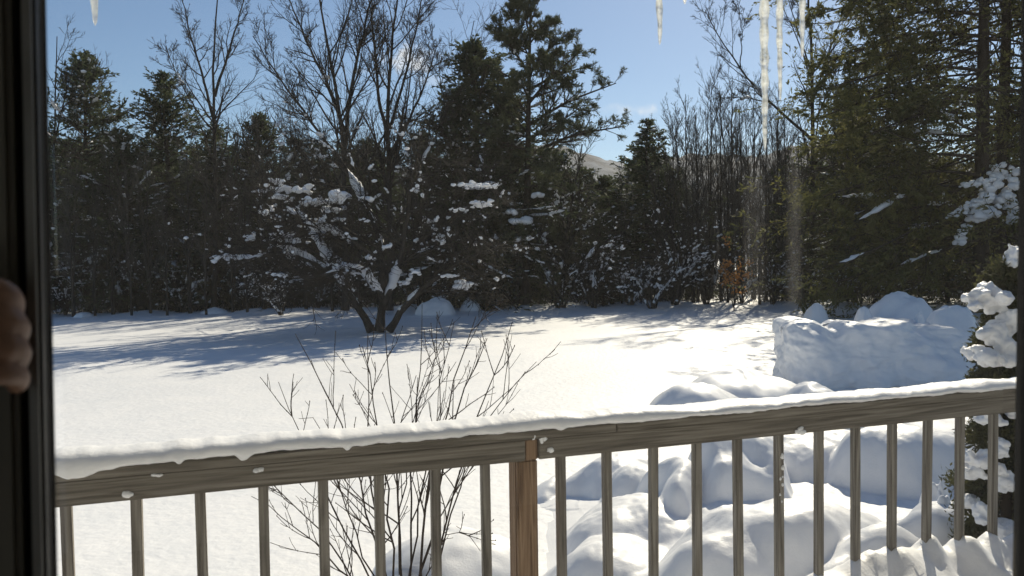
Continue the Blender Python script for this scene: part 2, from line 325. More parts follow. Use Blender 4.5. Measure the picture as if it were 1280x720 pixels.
# ------------------------------------------------------------------ snow mounds and the bank
def pnoise(co, s, seed): return noise.noise(Vector((co[0] * s + seed * 7.3, co[1] * s - seed * 3.1, co[2] * s + seed)))
def mound(label, cx, cy, H, rx, ry, seed, p=4.0, rough=.10, rz=0.0, lean=(0, 0), group=None, base=0.0, cat='snow mound', rings=30, segs=64, fine=1.0):
    mb = MB(); V = []
    rs = np.concatenate([np.linspace(0, .8, rings - 16), np.linspace(.84, 1.08, 9), np.linspace(1.16, 1.7, 7)]); c, s = math.cos(rz), math.sin(rz); pe = 1.9 + .25 * (p - 3)
    for r in rs:
        for k in range(segs):
            a = k * 2 * math.pi / segs
            wob = 1 + .20 * noise.noise(Vector((math.cos(a) * 1.1 + seed * 3.7, math.sin(a) * 1.1, seed * 1.3))) + .07 * noise.noise(Vector((math.cos(a) * 3 + seed, math.sin(a) * 3, seed * 2.3)))
            f = .90 * max(0.0, 1 - min(1.0, r) ** pe) ** .62 + .10 * max(0.0, 1 - (r / 1.7) ** 2) ** 2
            x = r * rx * wob * math.cos(a) + lean[0] * f; y = r * ry * wob * math.sin(a) + lean[1] * f
            q = (x / max(rx, .2), y / max(ry, .2), 0)
            z = H * f * (1 + rough * 1.6 * pnoise(q, .9, seed)) + H * rough * min(1, f * 3) * (pnoise(q, 2.2, seed + 5) * .8 + pnoise(q, 5, seed + 9) * .34 * fine + pnoise(q, 11, seed + 2) * .13 * fine)
            V.append((x * c - y * s, x * s + y * c, z - .05 * (r > 1.5)))
    i = np.arange(rings - 1)[:, None] * segs; j = np.arange(segs)[None]; j2 = (j + 1) % segs
    V = np.array(V); V[:, 2] -= .02
    mb.add(V, np.stack([i + j, i + j2, i + segs + j2, i + segs + j], -1).reshape(-1, 4))
    o = mb.build('snow_mound', M_SNOWFINE); o.location = (cx, cy, base + float(ground(cx, cy)))
    return tag(o, label, cat, group)
def mound_px(label, px, ptop, Y, wpx, ry, seed, **k):
    t = at(px, ptop, Y); b = k.get('base', 0.0); return mound(label, t.x, Y, t.z - b - float(ground(t.x, Y)), wpx / FPX * Y, ry, seed, **k)

mound_px('low rounded snow mound right behind the brown post, half hidden by it', 572, 662, 6.2, 95, .6, 4, p=3.6, rough=.1)
mound_px('double humped snow drift with a dark shaded side at the edge of the field', 930, 461, 13.6, 85, 1.2, 5, p=3.2, rough=.12)
mound_px('low snow hump with a bright rim in front of the double humped drift', 872, 475, 12.6, 66, .9, 6, p=3.0, rough=.1)
mound_px('bright snow hump peeking just above the snowy rail below the big snow bank', 1012, 481, 10.2, 72, .8, 7, p=3.2, rough=.1)
mound_px('knob of snow piled against the foot of the snowy shrub, upper one', 1172, 606, 5.6, 34, .22, 10, p=6, rough=.14)
mound_px('knob of snow piled against the foot of the snowy shrub, lower one', 1180, 632, 5.35, 32, .2, 11, p=6, rough=.18)
mound_px('broad snow covered mound close to the drooping evergreen, behind the bank', 1130, 368, 24, 54, 1.1, 21, p=4.2, rough=.17)
mound_px('flat topped snow slab mound between the bank and the snowy shrub', 1190, 377, 19, 40, .6, 22, p=7, rough=.08)
mound_px('small snow ball perched at the back edge of the snow bank', 1148, 391, 17.2, 13, .24, 23, p=6, rough=.1)
mound_px('little pointed snow hummock left of the broad mound by the evergreen', 1080, 381, 23, 14, .5, 24, p=2.6, rough=.15)
mound_px('snow heaped on a low branch pile behind the apple tree', 545, 371, 37.5, 26, .9, 25, p=3.2, rough=.15)
mound_px('snow heap at the foot of the tall pine', 588, 374, 39.5, 14, .7, 26, p=3.0, rough=.15)
mound_px('low snow hump at the foot of the woods near the window edge', 105, 389, 39.5, 10, .6, 27, p=2.8)
mound_px('low snow hump at the wood edge between the conifers', 268, 384, 41, 16, .7, 28, p=2.8)
mound_px('small snow cone at the foot of the grey bare trunk', 1020, 378, 29.5, 16, .5, 29, p=2.4)

# the ploughed, slumped bank just beyond the railing: one continuous lumpy surface
def near_bank():
    lumps = [(912, 550, 7.2, 82, .62, 3.4), (1126, 543, 7.3, 105, .7, 3.2), (1020, 545, 7.9, 130, .8, 2.6), (1205, 585, 7.0, 60, .5, 2.4), (845, 592, 6.9, 46, .5, 2.2),
             (1000, 651, 5.35, 190, .52, 2.2), (900, 690, 5.15, 130, .5, 2.0), (1170, 655, 5.3, 75, .38, 2.2), (1100, 690, 4.85, 120, .4, 2.0),
             (766, 577, 8.2, 62, .55, 2.2), (812, 596, 7.6, 60, .6, 2.2), (688, 598, 8.2, 22, .24, 2.4), (800, 648, 6.5, 95, .65, 1.8), (735, 694, 5.7, 110, .6, 1.8)]
    nX, nY = 380, 330; X, Y = np.meshgrid(np.linspace(-.1, 5.6, nX), np.linspace(4.0, 9.6, nY), indexing='xy')
    nz = lambda sc, sd: np.array([noise.noise(Vector((x * sc + sd, y * sc - sd * 2, sd))) for x, y in zip(X.ravel(), Y.ravel())]).reshape(X.shape)
    n1, n2, n3, n4, n5 = nz(1.5, 3), nz(1.5, 8), nz(3.6, 5), nz(8, 2), nz(19, 6); XW = X + .26 * n1 + .07 * n3; YW = Y + .26 * n2 + .06 * nz(3.6, 11)
    base = .34 * np.clip((X - .15) / 1.5, 0, 1) ** 1.5 * np.exp(-((Y - 6.2) / 2.3) ** 4) + .06 * n1 * np.clip(X, 0, 1)
    H = base.copy(); k = .10
    for px, top, Yc, wpx, ry, pe in lumps:
        c = at(px, top, Yc); rx = wpx / FPX * Yc; r = np.sqrt(((XW - c.x) / rx) ** 2 + ((YW - Yc) / ry) ** 2); bl = .5 * np.clip((c.x - .15) / 1.5, 0, 1) * .34
        h = (c.z) * (.86 * np.maximum(0, 1 - np.minimum(r, 1) ** pe) ** .62 + .14 * np.maximum(0, 1 - (r / 1.6) ** 2) ** 2) + .0
        h = np.where(r < 1.6, h, -1); d = np.clip(.5 + .5 * (h - H) / k, 0, 1); H = H * (1 - d) + h * d + k * d * (1 - d)
    H = H + (.018 * n3 + .012 * n4 + .006 * n5) * np.clip(H / .25, .15, 1)
    e = np.minimum.reduce([(X + .1) / .7, (5.6 - X) / .4, (Y - 4.0) / .5, (9.6 - Y) / .8]); e = np.clip(e, 0, 1); e = e * e * (3 - 2 * e)
    Z = ground(X, Y) + H * e - .05 * (1 - e) + .004
    i = np.arange(nY - 1)[:, None] * nX + np.arange(nX - 1)[None]; mb = MB(); mb.add(np.stack([X, Y, Z], -1), np.stack([i, i + 1, i + nX + 1, i + nX], -1).reshape(-1, 4))
    tag(mb.build('snow_bank', M_SNOWFINE), 'long lumpy bank of snow seen through the balusters right of the brown post', 'snow bank')
near_bank()
# the big cut bank of snow: a rounded, broken slab
def bank():
    x0 = at(996, 440, 15.5).x; x1 = at(1212, 440, 15.5).x; H = at(1060, 404, 15.5).z
    bm = bmesh.new(); bmesh.ops.create_cube(bm, size=2)
    bmesh.ops.subdivide_edges(bm, edges=bm.edges[:], cuts=64, use_grid_fill=True)
    for v in bm.verts:
        x, y, z = v.co; l = (abs(x) ** 8 + abs(y) ** 8 + abs(z) ** 8) ** .125; q = v.co / l
        u = (q.x + 1) / 2; wx = x0 + u * (x1 - x0 + .5)
        top = H * (1.0 - .22 * max(0, (u - .62) / .38) + .05 * math.sin(u * 7 + 1) - .13 * math.exp(-((u - .22) / .05) ** 2))
        wz = -.25 + (q.z + 1) / 2 * (top + .25); wy = 16.4 + q.y * .95 + .35 * max(0, q.z) * (q.y < 0) + .4 * u
        c = Vector((wx, wy, wz))
        n = noise.fractal(c * 1.1, 1.0, 2.0, 4) * .20 + abs(noise.noise(c * 1.9 + Vector((3, 1, 7)))) * -.13 + abs(noise.noise(c * 4.2 + Vector((9, 4, 2)))) * -.05 + noise.fractal(c * 7, .8, 2, 3) * .03
        v.co = c + Vector((q.x * .7, q.y, q.z * .35)) * n
    me = bpy.data.meshes.new('snow_bank'); bm.to_mesh(me); bm.free(); me.materials.append(M_SNOWFINE)
    for p_ in me.polygons: p_.use_smooth = True
    return tag(link('snow_bank', me), 'big blocky bank of snow with a steep shaded face right of the field', 'snow bank')
bank()

# ------------------------------------------------------------------ conifers
def leaf_spray(mb, P, n, l, w, rng, spread=.35, up=.0, jitter=.05, t0=.1):
    N, K, _ = P.shape; idx = np.repeat(np.arange(N), n); M = len(idx); t = rng.uniform(t0, 1, M); f = t * (K - 1); i0 = np.minimum(f.astype(int), K - 2); ww = (f - i0)[:, None]
    c = P[idx, i0] * (1 - ww) + P[idx, i0 + 1] * ww; T = norm(P[idx, i0 + 1] - P[idx, i0])
    D = norm(T + spread * rng.normal(size=(M, 3)) + np.array([0, 0, up])); L = l * rng.uniform(.6, 1.35, M)
    diamonds(mb, c + D * (L * .35)[:, None] + jitter * rng.normal(size=(M, 3)) * .5, D, L, w * rng.uniform(.7, 1.3, M), rng)
def conifer_parts(seed, H, Rm, nb=150, t0=.06, shape=.85, nbl=12, nleaf=7, leaf=(.20, .075), droop=-.10, snow=.25, ragged=.25, needle=M_NEEDLE, bark=M_PINEBARK, trunk_r=None, sub=0, snow_thick=.07, lift=25):
    rng = np.random.default_rng(seed); tr = trunk_r or H * .014
    K = 12; zt = np.linspace(0, 1, K); T = np.stack([.12 * np.cumsum(rng.normal(size=K)) * .35, .12 * np.cumsum(rng.normal(size=K)) * .35, zt * H], -1); T[0, :2] = 0
    tk = MB(); tubes(tk, T[None], (tr * (1 - zt * .93) + .012)[None], 8)
    t = t0 + (1 - t0) * rng.uniform(0, 1, nb) ** .9; t = np.sort(t); az = np.arange(nb) * 2.399 + rng.uniform(-.5, .5, nb)
    base = np.stack([np.interp(t, zt, T[:, 0]), np.interp(t, zt, T[:, 1]), t * H], -1)
    Rr = Rm * np.minimum(1, (1 - t) ** shape * 1.15 + .02) * np.minimum(1, .55 + t * 3) * (1 + ragged * rng.normal(size=nb)); Rr = np.maximum(Rr, .12)
    el = np.radians(-12 + (t ** 1.4) * (lift + 35) + rng.normal(size=nb) * 7); d = np.stack([np.cos(az) * np.cos(el), np.sin(az) * np.cos(el), np.sin(el)], -1)
    out = [base]; KB = 6
    for k in range(KB - 1): d = norm(d + np.array([0, 0, droop * (1 if k < 3 else -1.0)]) + .05 * rng.normal(size=(nb, 3))); out.append(out[-1] + d * (Rr / (KB - 1))[:, None])
    B = np.stack(out, 1); BR = np.minimum(.05, .008 + Rr * .012)[:, None] * np.linspace(1, .3, KB)[None]
    br = MB(); tubes(br, B, BR, 4)
    Q, QR, _, _ = sprout(B, BR, nbl, .12, 1.0, (30, 65), .42, 4, -.04, .10, rng, flat=.75, rmin=.005, lmin=.10)
    keep = rng.uniform(size=len(Q)) < np.clip(np.repeat(Rr, nbl) / 1.5, .30, 1); Q = Q[keep]; QR = QR[keep]; tubes(br, Q, QR, 3)
    cr = MB(); leaf_spray(cr, Q, nleaf, leaf[0], leaf[1], rng, .45, .02)
    leaf_spray(cr, B, nleaf, leaf[0], leaf[1], rng, .6, .02, t0=.35)
    if sub:
        Q2, QR2, _, _ = sprout(Q, QR, sub, .15, 1, (25, 60), .45, 3, -.05, .12, rng, flat=.6, rmin=.004, lmin=.08); leaf_spray(cr, Q2, nleaf, leaf[0], leaf[1], rng, .4)
    sn = MB()
    if snow: snow_on(sn, B, BR, snow, rng, snow_thick, .3, 1.0, .8); snow_on(sn, Q, QR, snow * .12, rng, snow_thick * .6, .2, 1, 1.5)
    return tk.mesh('trunk', bark), br.mesh('branches', bark), cr.mesh('crown', needle, False), (sn.mesh('snow_load', M_TREESNOW) if snow else None)
def conifer(name, label, loc, rz, meshes, scale=1.0, group=None, cat='conifer'):
    r = thing(name, label, cat, loc, rz, group); r.scale = (scale,) * 3
    for n, me in zip(('trunk', 'branches', 'crown', 'snow_load'), meshes):
        if me: link(n, me, r)
    return r

FIR = [conifer_parts(11, 10, 2.2, 200, shape=.75, nbl=13, nleaf=7, snow=1.2, snow_thick=.04, ragged=.3), conifer_parts(12, 12, 2.9, 210, shape=.52, nbl=13, nleaf=7, ragged=.36, snow=1.2, snow_thick=.04, lift=45), conifer_parts(13, 9, 2.5, 190, shape=.5, nbl=13, nleaf=7, ragged=.36, snow=1.3, snow_thick=.04, lift=40), conifer_parts(14, 13, 2.9, 220, shape=.6, nbl=13, nleaf=7, ragged=.42, snow=1.1, snow_thick=.04, lift=48)]
def place_fir(px, ptop, Y, variant, label, rz=0.0, name='conifer_tree', group=None, fat=1.0):
    p = at(px, ptop, Y); z0 = -.05; h = p.z - z0; H0 = (10, 12, 9, 13)[variant]; s = h / H0
    r = conifer(name, label, (p.x, Y, z0), rz, FIR[variant], s, group); r.scale = (s * fat, s * fat, s); return r
place_fir(102, 76, 44, 1, 'tall dark conifer with a ragged top closest to the left window frame', .3, fat=1.1)
place_fir(150, 172, 43, 2, 'shorter conifer filling the gap right of the tall left one', 1.2, fat=1.15)
place_fir(207, 98, 45, 3, 'narrow dark conifer with a snow specked crown, second tall one from the left', 2.0, fat=1.3)
place_fir(262, 176, 44, 0, 'slim conifer under the grey bare tree, thick with snow specks', .8, fat=1.2)
place_fir(328, 150, 47, 1, 'dark conifer seen through the bare branches left of the apple tree', 2.7, fat=1.2)
place_fir(395, 185, 48, 2, 'wide conifer hidden behind the crown of the apple tree', .4, fat=1.2)
place_fir(470, 190, 49, 0, 'pointed conifer straight behind the trunk of the apple tree', 1.4, fat=1.5)
place_fir(530, 170, 47, 3, 'conifer behind the right half of the apple tree', 3.3, fat=1.5)
place_fir(598, 62, 43, 1, 'dense tall conifer pressed against the left of the tall pine', 1.9, fat=1.3)
place_fir(634, 112, 43.5, 3, 'dense conifer filling the space between the tall pine and the tall one left of it', 4.1, fat=1.3)
place_fir(572, 120, 41, 3, 'ragged conifer at the left edge of the dense pair beside the pine', .9, fat=1.25)
place_fir(632, 165, 42, 2, 'low bushy conifer tucked under the left limbs of the tall pine', 2.4, fat=1.0)
place_fir(806, 152, 50, 0, 'lone spire shaped conifer standing at the gap with the hill', .2, fat=1.45)
place_fir(838, 215, 47, 2, 'low conifer right of the spire shaped one, among brown stems', 1.1, fat=1.1)
place_fir(752, 268, 42, 2, 'small snowy conifer below the gap with the hill', 2.9, fat=1.0)
place_fir(1068, 120, 42, 1, 'dark conifer behind the drooping evergreen boughs', 2.2, fat=1.2)
place_fir(1128, 165, 44, 3, 'tall dark conifer deep behind the drooping evergreen', .6, fat=1.3)
place_fir(1185, 205, 40, 2, 'low wide conifer behind the drooping evergreen trunks', 1.7, fat=1.2)
place_fir(1255, 150, 42, 1, 'tall conifer behind the two thick trunks by the right frame', .1, fat=1.2)
place_fir(985, 235, 44, 0, 'small dark conifer behind the brown stems near the orange sapling', 1.3, fat=1.3)
rr = random.Random(4)
for k in range(62):
    px = -40 + k * 22 + rr.uniform(-9, 9); Y = rr.uniform(50, 66)
    if 812 < px < 1012: continue                       # brown leafless thicket here, no conifers behind it
    top = rr.uniform(165, 235) if px < 640 else rr.uniform(190, 245); top = rr.uniform(216, 245) if 722 < px < 790 else top
    place_fir(px, top, Y, rr.randrange(4), 'dark conifer standing deep in the woods behind the first row of trees', rr.uniform(0, 6), group='conifers deep in the woods', fat=rr.uniform(1.1, 1.6))

# the tall pine: limbs as in the photograph, at 41 m
def px_curve(pts, Y, dy=0.0, K=8, o=None):
    n = len(pts); P = [at(x, y, Y + dy * k / max(1, n - 1)) for k, (x, y) in enumerate(pts)]
    return curve(P, K) - (np.array(o) if o is not None else 0)
def tall_pine():
    Y = 41.0; b = at(656, 386, Y); b.z = -.05; root = thing('pine_tree', 'tallest pine with an open spreading crown and bare lower limbs', 'pine', b)
    rng = np.random.default_rng(77); o = tuple(b)
    T = px_curve([(656, 388), (658, 300), (660, 200), (661, 100), (663, 30), (664, -22)], Y, 0, 14, o); TR = np.linspace(.26, .03, 14)
    tk = MB(); TRR = TR.copy(); TRR[0] *= 1.5; tubes(tk, T[None], TRR[None], 9); tk.build('trunk', M_PINEBARK, root)
    limbs = [([(662, 128), (690, 95), (729, 62)], -1), ([(664, 155), (705, 128), (770, 104)], .8), ([(668, 190), (715, 168), (780, 158)], -1.2), ([(664, 205), (690, 185), (722, 158)], 1.5), ([(663, 90), (685, 60), (712, 40)], 1), ([(662, 55), (675, 38), (690, 25)], -1), ([(663, 30), (668, 15), (676, -5)], 0),
             ([(660, 145), (645, 120), (634, 100)], 1), ([(660, 90), (640, 60), (617, 28)], -1), ([(660, 55), (648, 35), (636, 10)], 1), ([(659, 165), (630, 135), (598, 112)], 1.4), ([(661, 70), (652, 52), (640, 42)], -1.5), ([(660, 115), (632, 92), (600, 78)], .5),
             ([(658, 235), (690, 228), (712, 240)], -1.2), ([(657, 262), (625, 268), (600, 280)], -1), ([(657, 245), (630, 238), (608, 232)], 1), ([(658, 290), (680, 285), (700, 292)], 1.2), ([(657, 310), (635, 318), (612, 332)], -1.5), ([(659, 180), (680, 160), (700, 150)], -2), ([(661, 40), (656, 20), (650, 0)], 1), ([(663, 15), (655, 2), (650, -12)], -.6), ([(665, 110), (700, 92), (742, 82)], 2),
             ([(660, 200), (675, 195), (690, 205)], -2.5), ([(662, 130), (655, 110), (650, 95)], -2.5), ([(662, 100), (668, 80), (675, 70)], -2), ([(658, 275), (645, 285), (640, 300)], -2.6), ([(657, 330), (676, 332), (694, 345)], -1.5)]
    rp = random.Random(3)
    for k in range(19):
        y0 = rp.uniform(-5, 300); reach = (12 + 60 * min(1, max(0, (y0 + 25)) / 170)) * rp.uniform(.55, 1.0) * (1 if y0 < 210 else .75); sd = rp.choice((-1, -1, 1)); up = rp.uniform(.25, .65) if y0 < 200 else rp.uniform(-.2, .2)
        limbs.append(([(661, y0), (661 + sd * reach * .5, y0 - reach * up * .4), (661 + sd * reach, y0 - reach * up)], rp.uniform(-2.2, 2.2)))
    B = np.stack([px_curve(p, Y, dy, 8, o) for p, dy in limbs]); L = np.linalg.norm(np.diff(B, axis=1), axis=-1).sum(1); BR = (.02 + L * .016)[:, None] * np.linspace(1, .25, 8)[None]
    br = MB(); tubes(br, B, BR, 6)
    Q, QR, _, _ = sprout(B, BR, 20, .12, 1, (25, 65), .36, 5, .05, .10, rng, flat=.4, rmin=.007, lmin=.35); tubes(br, Q, QR, 4)
    Q2, QR2, _, _ = sprout(Q, QR, 6, .25, 1, (25, 60), .5, 4, .06, .12, rng, flat=.4, rmin=.005, lmin=.15); tubes(br, Q2, QR2, 3)
    br.build('branches', M_PINEBARK, root)
    cr = MB(); leaf_spray(cr, Q2, 15, .20, .034, rng, .8, .15, t0=.2); leaf_spray(cr, Q, 14, .19, .032, rng, .8, .15, t0=.45); cr.build('crown', M_PINE, root, False)
    sn = MB(); snow_on(sn, B, BR, .9, rng, .06, .05, .6, .3); snow_on(sn, Q, QR, .10, rng, .05, 0, 1, .7)
    for (px, py, w, hgt) in ((655, 276, 17, 6), (652, 298, 11, 5), (637, 265, 9, 5), (600, 232, 20, 6), (672, 244, 8, 4)):
        c = at(px, py, Y - 1.6) - b; s = (Y - 1.6) / FPX; n = 5
        C = np.array([[c.x + rng.uniform(-.7, .7) * w * s, c.y + rng.uniform(-.3, .3), c.z + rng.uniform(-.3, .3) * hgt * s] for _ in range(n)]); blobs(sn, C, np.tile([w * s * .5, .25, hgt * s * .7], (n, 1)), rng, True)
    sn.build('snow_load', M_TREESNOW, root)
tall_pine()

# drooping evergreens at the right, 22 m away
HEM = conifer_parts(31, 29, 8.2, 170, t0=.07, shape=.5, nbl=18, nleaf=7, leaf=(.21, .065), droop=-.09, snow=.3, ragged=.22, needle=M_HEMLOCK, trunk_r=.33, sub=4, snow_thick=.04, lift=0)
HEMY = 34.0; b = at(1226, 395, HEMY)
hem = conifer('evergreen_tree', 'big drooping evergreen with yellow green boughs reaching left from a thick trunk', (b.x, HEMY, -.05), .5, HEM)
HEM2 = conifer_parts(32, 22, 5.0, 120, t0=.14, shape=.5, nbl=15, nleaf=7, leaf=(.17, .055), droop=-.10, snow=.2, ragged=.25, needle=M_HEMLOCK, trunk_r=.25, sub=3, snow_thick=.05, lift=5)
b2 = at(1257, 395, 36)
conifer('evergreen_tree', 'second evergreen with a thick bare trunk beside the right window frame', (b2.x, 36, -.05), 1.9, HEM2, 1.25)
b3 = at(1110, 395, 41)
conifer('evergreen_tree', 'evergreen with yellow green lower boughs left of the two thick trunks', (b3.x, 41, -.05), 3.4, HEM2, .66)
# a bough bent down under heavy snow, part of the big evergreen
rng = np.random.default_rng(8); sn = MB(); bo = MB(); lf = MB()
inv = (Matrix.Translation(hem.location) @ Matrix.Rotation(.5, 4, 'Z')).inverted()
for pts, w in (([(1254, 205), (1245, 228), (1228, 250), (1212, 280), (1203, 303)], 14), ([(1266, 212), (1262, 240), (1246, 258), (1228, 272)], 13), ([(1250, 222), (1228, 226), (1205, 232)], 7), ([(1240, 248), (1216, 254), (1190, 270)], 7), ([(1262, 250), (1268, 262), (1266, 280)], 8)):
    P = np.array([tuple(inv @ at(x, y, HEMY - 2.2)) for x, y in pts]); P = curve(P, 9); s = (HEMY - 2.2) / FPX
    tubes(bo, (P - np.array([0, 0, .1]))[None], np.linspace(.04, .015, 9)[None], 5)
    n = 60; f = rng.uniform(0, 8, n); i0 = np.minimum(f.astype(int), 7); C = P[i0] + (P[i0 + 1] - P[i0]) * (f - i0)[:, None] + rng.normal(size=(n, 3)) * np.array([.11, .14, .05])
    blobs(sn, C, w * s * rng.uniform(.16, .52, (n, 1)) * np.array([1.05, 1.0, .8]), rng, True, .4)
    leaf_spray(lf, np.repeat(P[None] - np.array([0, 0, .12]), 1, 0), 260, .2, .06, rng, .9, -.4)
rb_ = random.Random(6); BOUGHS = [([(1241, 172), (1205, 160), (1169, 133), (1119, 128)], .3), ([(1202, 238), (1150, 246), (1095, 244), (1050, 248), (1008, 246)], .35), ([(1224, 300), (1180, 312), (1130, 330), (1090, 345)], .2)]
for k in range(17):
    y0 = -25 + k * 22 + rb_.uniform(-8, 8); xe = rb_.uniform(1002, 1075); dy = rb_.uniform(5, 45); BOUGHS.append(([(1224, y0), (1224 - (1224 - xe) * .35, y0 - 8), (1224 - (1224 - xe) * .7, y0 + dy * .35), (xe, y0 + dy)], .03))
for pts, sn_ in BOUGHS:
    bdy = rb_.uniform(.3, 4.0)
    P = curve([tuple(inv @ at(x, y, HEMY - .3 - bdy * k / len(pts))) for k, (x, y) in enumerate(pts)], 10)[None]; PR = np.linspace(.075, .02, 10)[None]; tubes(bo, P, PR, 6); snow_on(sn, np.repeat(P, 10, 0), np.repeat(PR, 10, 0), sn_, rng, .07, 0, 1, .4)
    Q, QR, _, _ = sprout(P, PR, 34, .22, 1, (30, 70), .22, 4, -.06, .1, rng, flat=.65, rmin=.008, lmin=.5); tubes(bo, Q, QR, 3); Q2, _, _, _ = sprout(Q, QR, 3, .2, 1, (30, 60), .5, 3, -.06, .1, rng, flat=.5, lmin=.2); leaf_spray(lf, Q, 16, .21, .065, rng, .5, -.15); leaf_spray(lf, Q2, 12, .21, .065, rng, .5, -.15)
bgh = bo.build('bough', M_PINEBARK, hem); lf.build('bough_needles', M_HEMLOCK, bgh, False); sn.build('bough_snow', M_TREESNOW, bgh)

# ------------------------------------------------------------------ bare trees
def bare_parts(stems, seed, spec, bark=M_BARK, twig=M_TWIG, snow=0.0, snow_thick=.05, sides=7, low=0.0, snowmax=None, blobby=.5, stemsnow=6):
    """stems: list of (points (n,3), radius at the foot, radius at the tip); spec: one dict per generation"""
    rng = np.random.default_rng(seed); tk = MB(); K = 14
    P = np.stack([curve(p, K) for p, _, _ in stems]); P = P + rng.normal(size=P.shape) * .02
    Rr = np.stack([np.linspace(a, c, K) for _, a, c in stems]); Rr[:, 0] *= 1.25
    tubes(tk, P, Rr, sides); cr = MB(); sn = MB(); lay = [(P, Rr)]
    for gi, sp in enumerate(spec):
        sp = dict(sp); n = sp.pop('n'); Q, QR, _, _ = sprout(lay[-1][0], lay[-1][1], n, rng=rng, **sp); lay.append((Q, QR)); tubes(cr, Q, QR, 5 if gi == 0 else 3)
        if gi >= 1 and sp.get('K', 4) and 'also' in sp: pass
    if snow:
        snow_on(sn, P, np.minimum(Rr, .09), stemsnow * snow, rng, snow_thick * 1.3, low, .75, .2, .93)
        for gi, (Q, QR) in enumerate(lay[1:]):
            if snowmax is not None:
                keep = Q[:, 0, 2] < snowmax; Q = Q[keep]; QR = QR[keep]
            snow_on(sn, Q, QR, snow * (1.2, .5, .16, .03)[min(gi, 3)], rng, snow_thick * (1, .7, .5, .4)[min(gi, 3)], 0, 1, blobby)
    return tk.mesh('trunk', bark), cr.mesh('crown', twig), (sn.mesh('snow_load', M_TREESNOW) if snow else None)
def bare(name, label, loc, rz, meshes, scale=1.0, group=None, cat='bare tree'):
    r = thing(name, label, cat, loc, rz, group); r.scale = (scale,) * 3
    for n, me in zip(('trunk', 'crown', 'snow_load'), meshes):
        if me: link(n, me, r)
    return r

# the old apple tree standing out in the field, 30 m away
Yap = ground_y(472, 413); b = at(472, 413, Yap); o = Vector((b.x, Yap, -.05))
def pp(pts, Y, dys): return [at(x, y, Y + d) - o for (x, y), d in zip(pts, dys)]
stems = [(pp([(465, 414), (448, 382), (425, 352), (392, 325), (340, 305), (285, 318)], Yap, (0, -.1, -.3, -.6, -1.4, -2)), .145, .035),
         (pp([(474, 414), (479, 375), (482, 335), (474, 290), (450, 240), (420, 190), (395, 160)], Yap, (0, .1, .2, .5, 1, 1.4, 1.6)), .16, .035),
         (pp([(486, 414), (503, 385), (525, 362), (556, 340), (590, 318), (618, 310)], Yap, (0, -.1, -.3, -.7, -1.2, -1.8)), .14, .035),
         (pp([(479, 385), (500, 330), (508, 280), (512, 235), (522, 190)], Yap, (.1, -.3, -.6, -.9, -1.4)), .13, .03),
         (pp([(440, 368), (408, 320), (375, 265), (335, 225), (318, 200)], Yap, (-.2, .4, 1, 1.6, 2.0)), .11, .025),
         (pp([(482, 340), (455, 310), (425, 292), (380, 280), (330, 270)], Yap, (.2, -.6, -1.4, -2.2, -2.8)), .10, .025),
         (pp([(484, 345), (515, 318), (550, 290), (590, 255), (612, 232)], Yap, (.2, .6, 1.2, 1.8, 2.2)), .10, .025),
         (pp([(478, 372), (460, 345), (440, 330), (405, 345), (360, 350)], Yap, (0, -1, -2, -3, -3.6)), .09, .02)]
AP = bare_parts(stems, 41, [dict(n=16, t0=.22, t1=1, ang=(30, 80), lf=.42, K=7, trop=.02, wob=.17, rmin=.016, flat=.2, tip_short=.35), dict(n=11, t0=.12, t1=1, ang=(25, 70), lf=.55, K=6, trop=.03, wob=.17, rmin=.011, tip_short=.4), dict(n=8, t0=.1, t1=1, ang=(25, 65), lf=.55, K=4, trop=.05, wob=.15, rmin=.009)], snow=.40, snow_thick=.065, blobby=.22, stemsnow=30)
rng = np.random.default_rng(44); pm = MB()
for (px, py, w, h_) in ((345, 225, 14, 5), (372, 238, 26, 8), (392, 250, 24, 8), (415, 262, 22, 6), (352, 246, 16, 5), (330, 262, 10, 5), (300, 320, 16, 6), (278, 320, 9, 5), (393, 285, 9, 5), (420, 275, 8, 5), (462, 248, 7, 6), (425, 243, 6, 14), (590, 230, 20, 6), (615, 233, 9, 5), (600, 255, 18, 6), (575, 262, 14, 4), (520, 238, 6, 4), (345, 300, 12, 5), (372, 300, 10, 6), (440, 300, 8, 5), (455, 275, 5, 4), (312, 296, 8, 5), (380, 330, 8, 4), (545, 300, 7, 4), (560, 345, 10, 5), (576, 357, 14, 8), (505, 352, 8, 6), (520, 340, 9, 5)):
    c = at(px, py, Yap + rng.uniform(-2.2, -.3)) - o; k = int(6 + w * .9); s = Yap / FPX
    C = np.array([c]) + rng.normal(size=(k, 3)) * np.array([w * s * .42, .3, h_ * s * .25]); C[:, 2] += .12 * np.abs(C[:, 0] - c.x) * rng.choice([-1, 1])
    blobs(pm, C, h_ * s * rng.uniform(.16, .52, (k, 1)) * np.array([1.4, 1.2, .75]), rng, True, .45)
link('snow_clumps', pm.mesh('snow_clumps', M_TREESNOW), APR := bare('apple_tree', 'wide spreading old tree with three leaning snow crusted stems, standing in the field', o, 0, AP, cat='tree'))

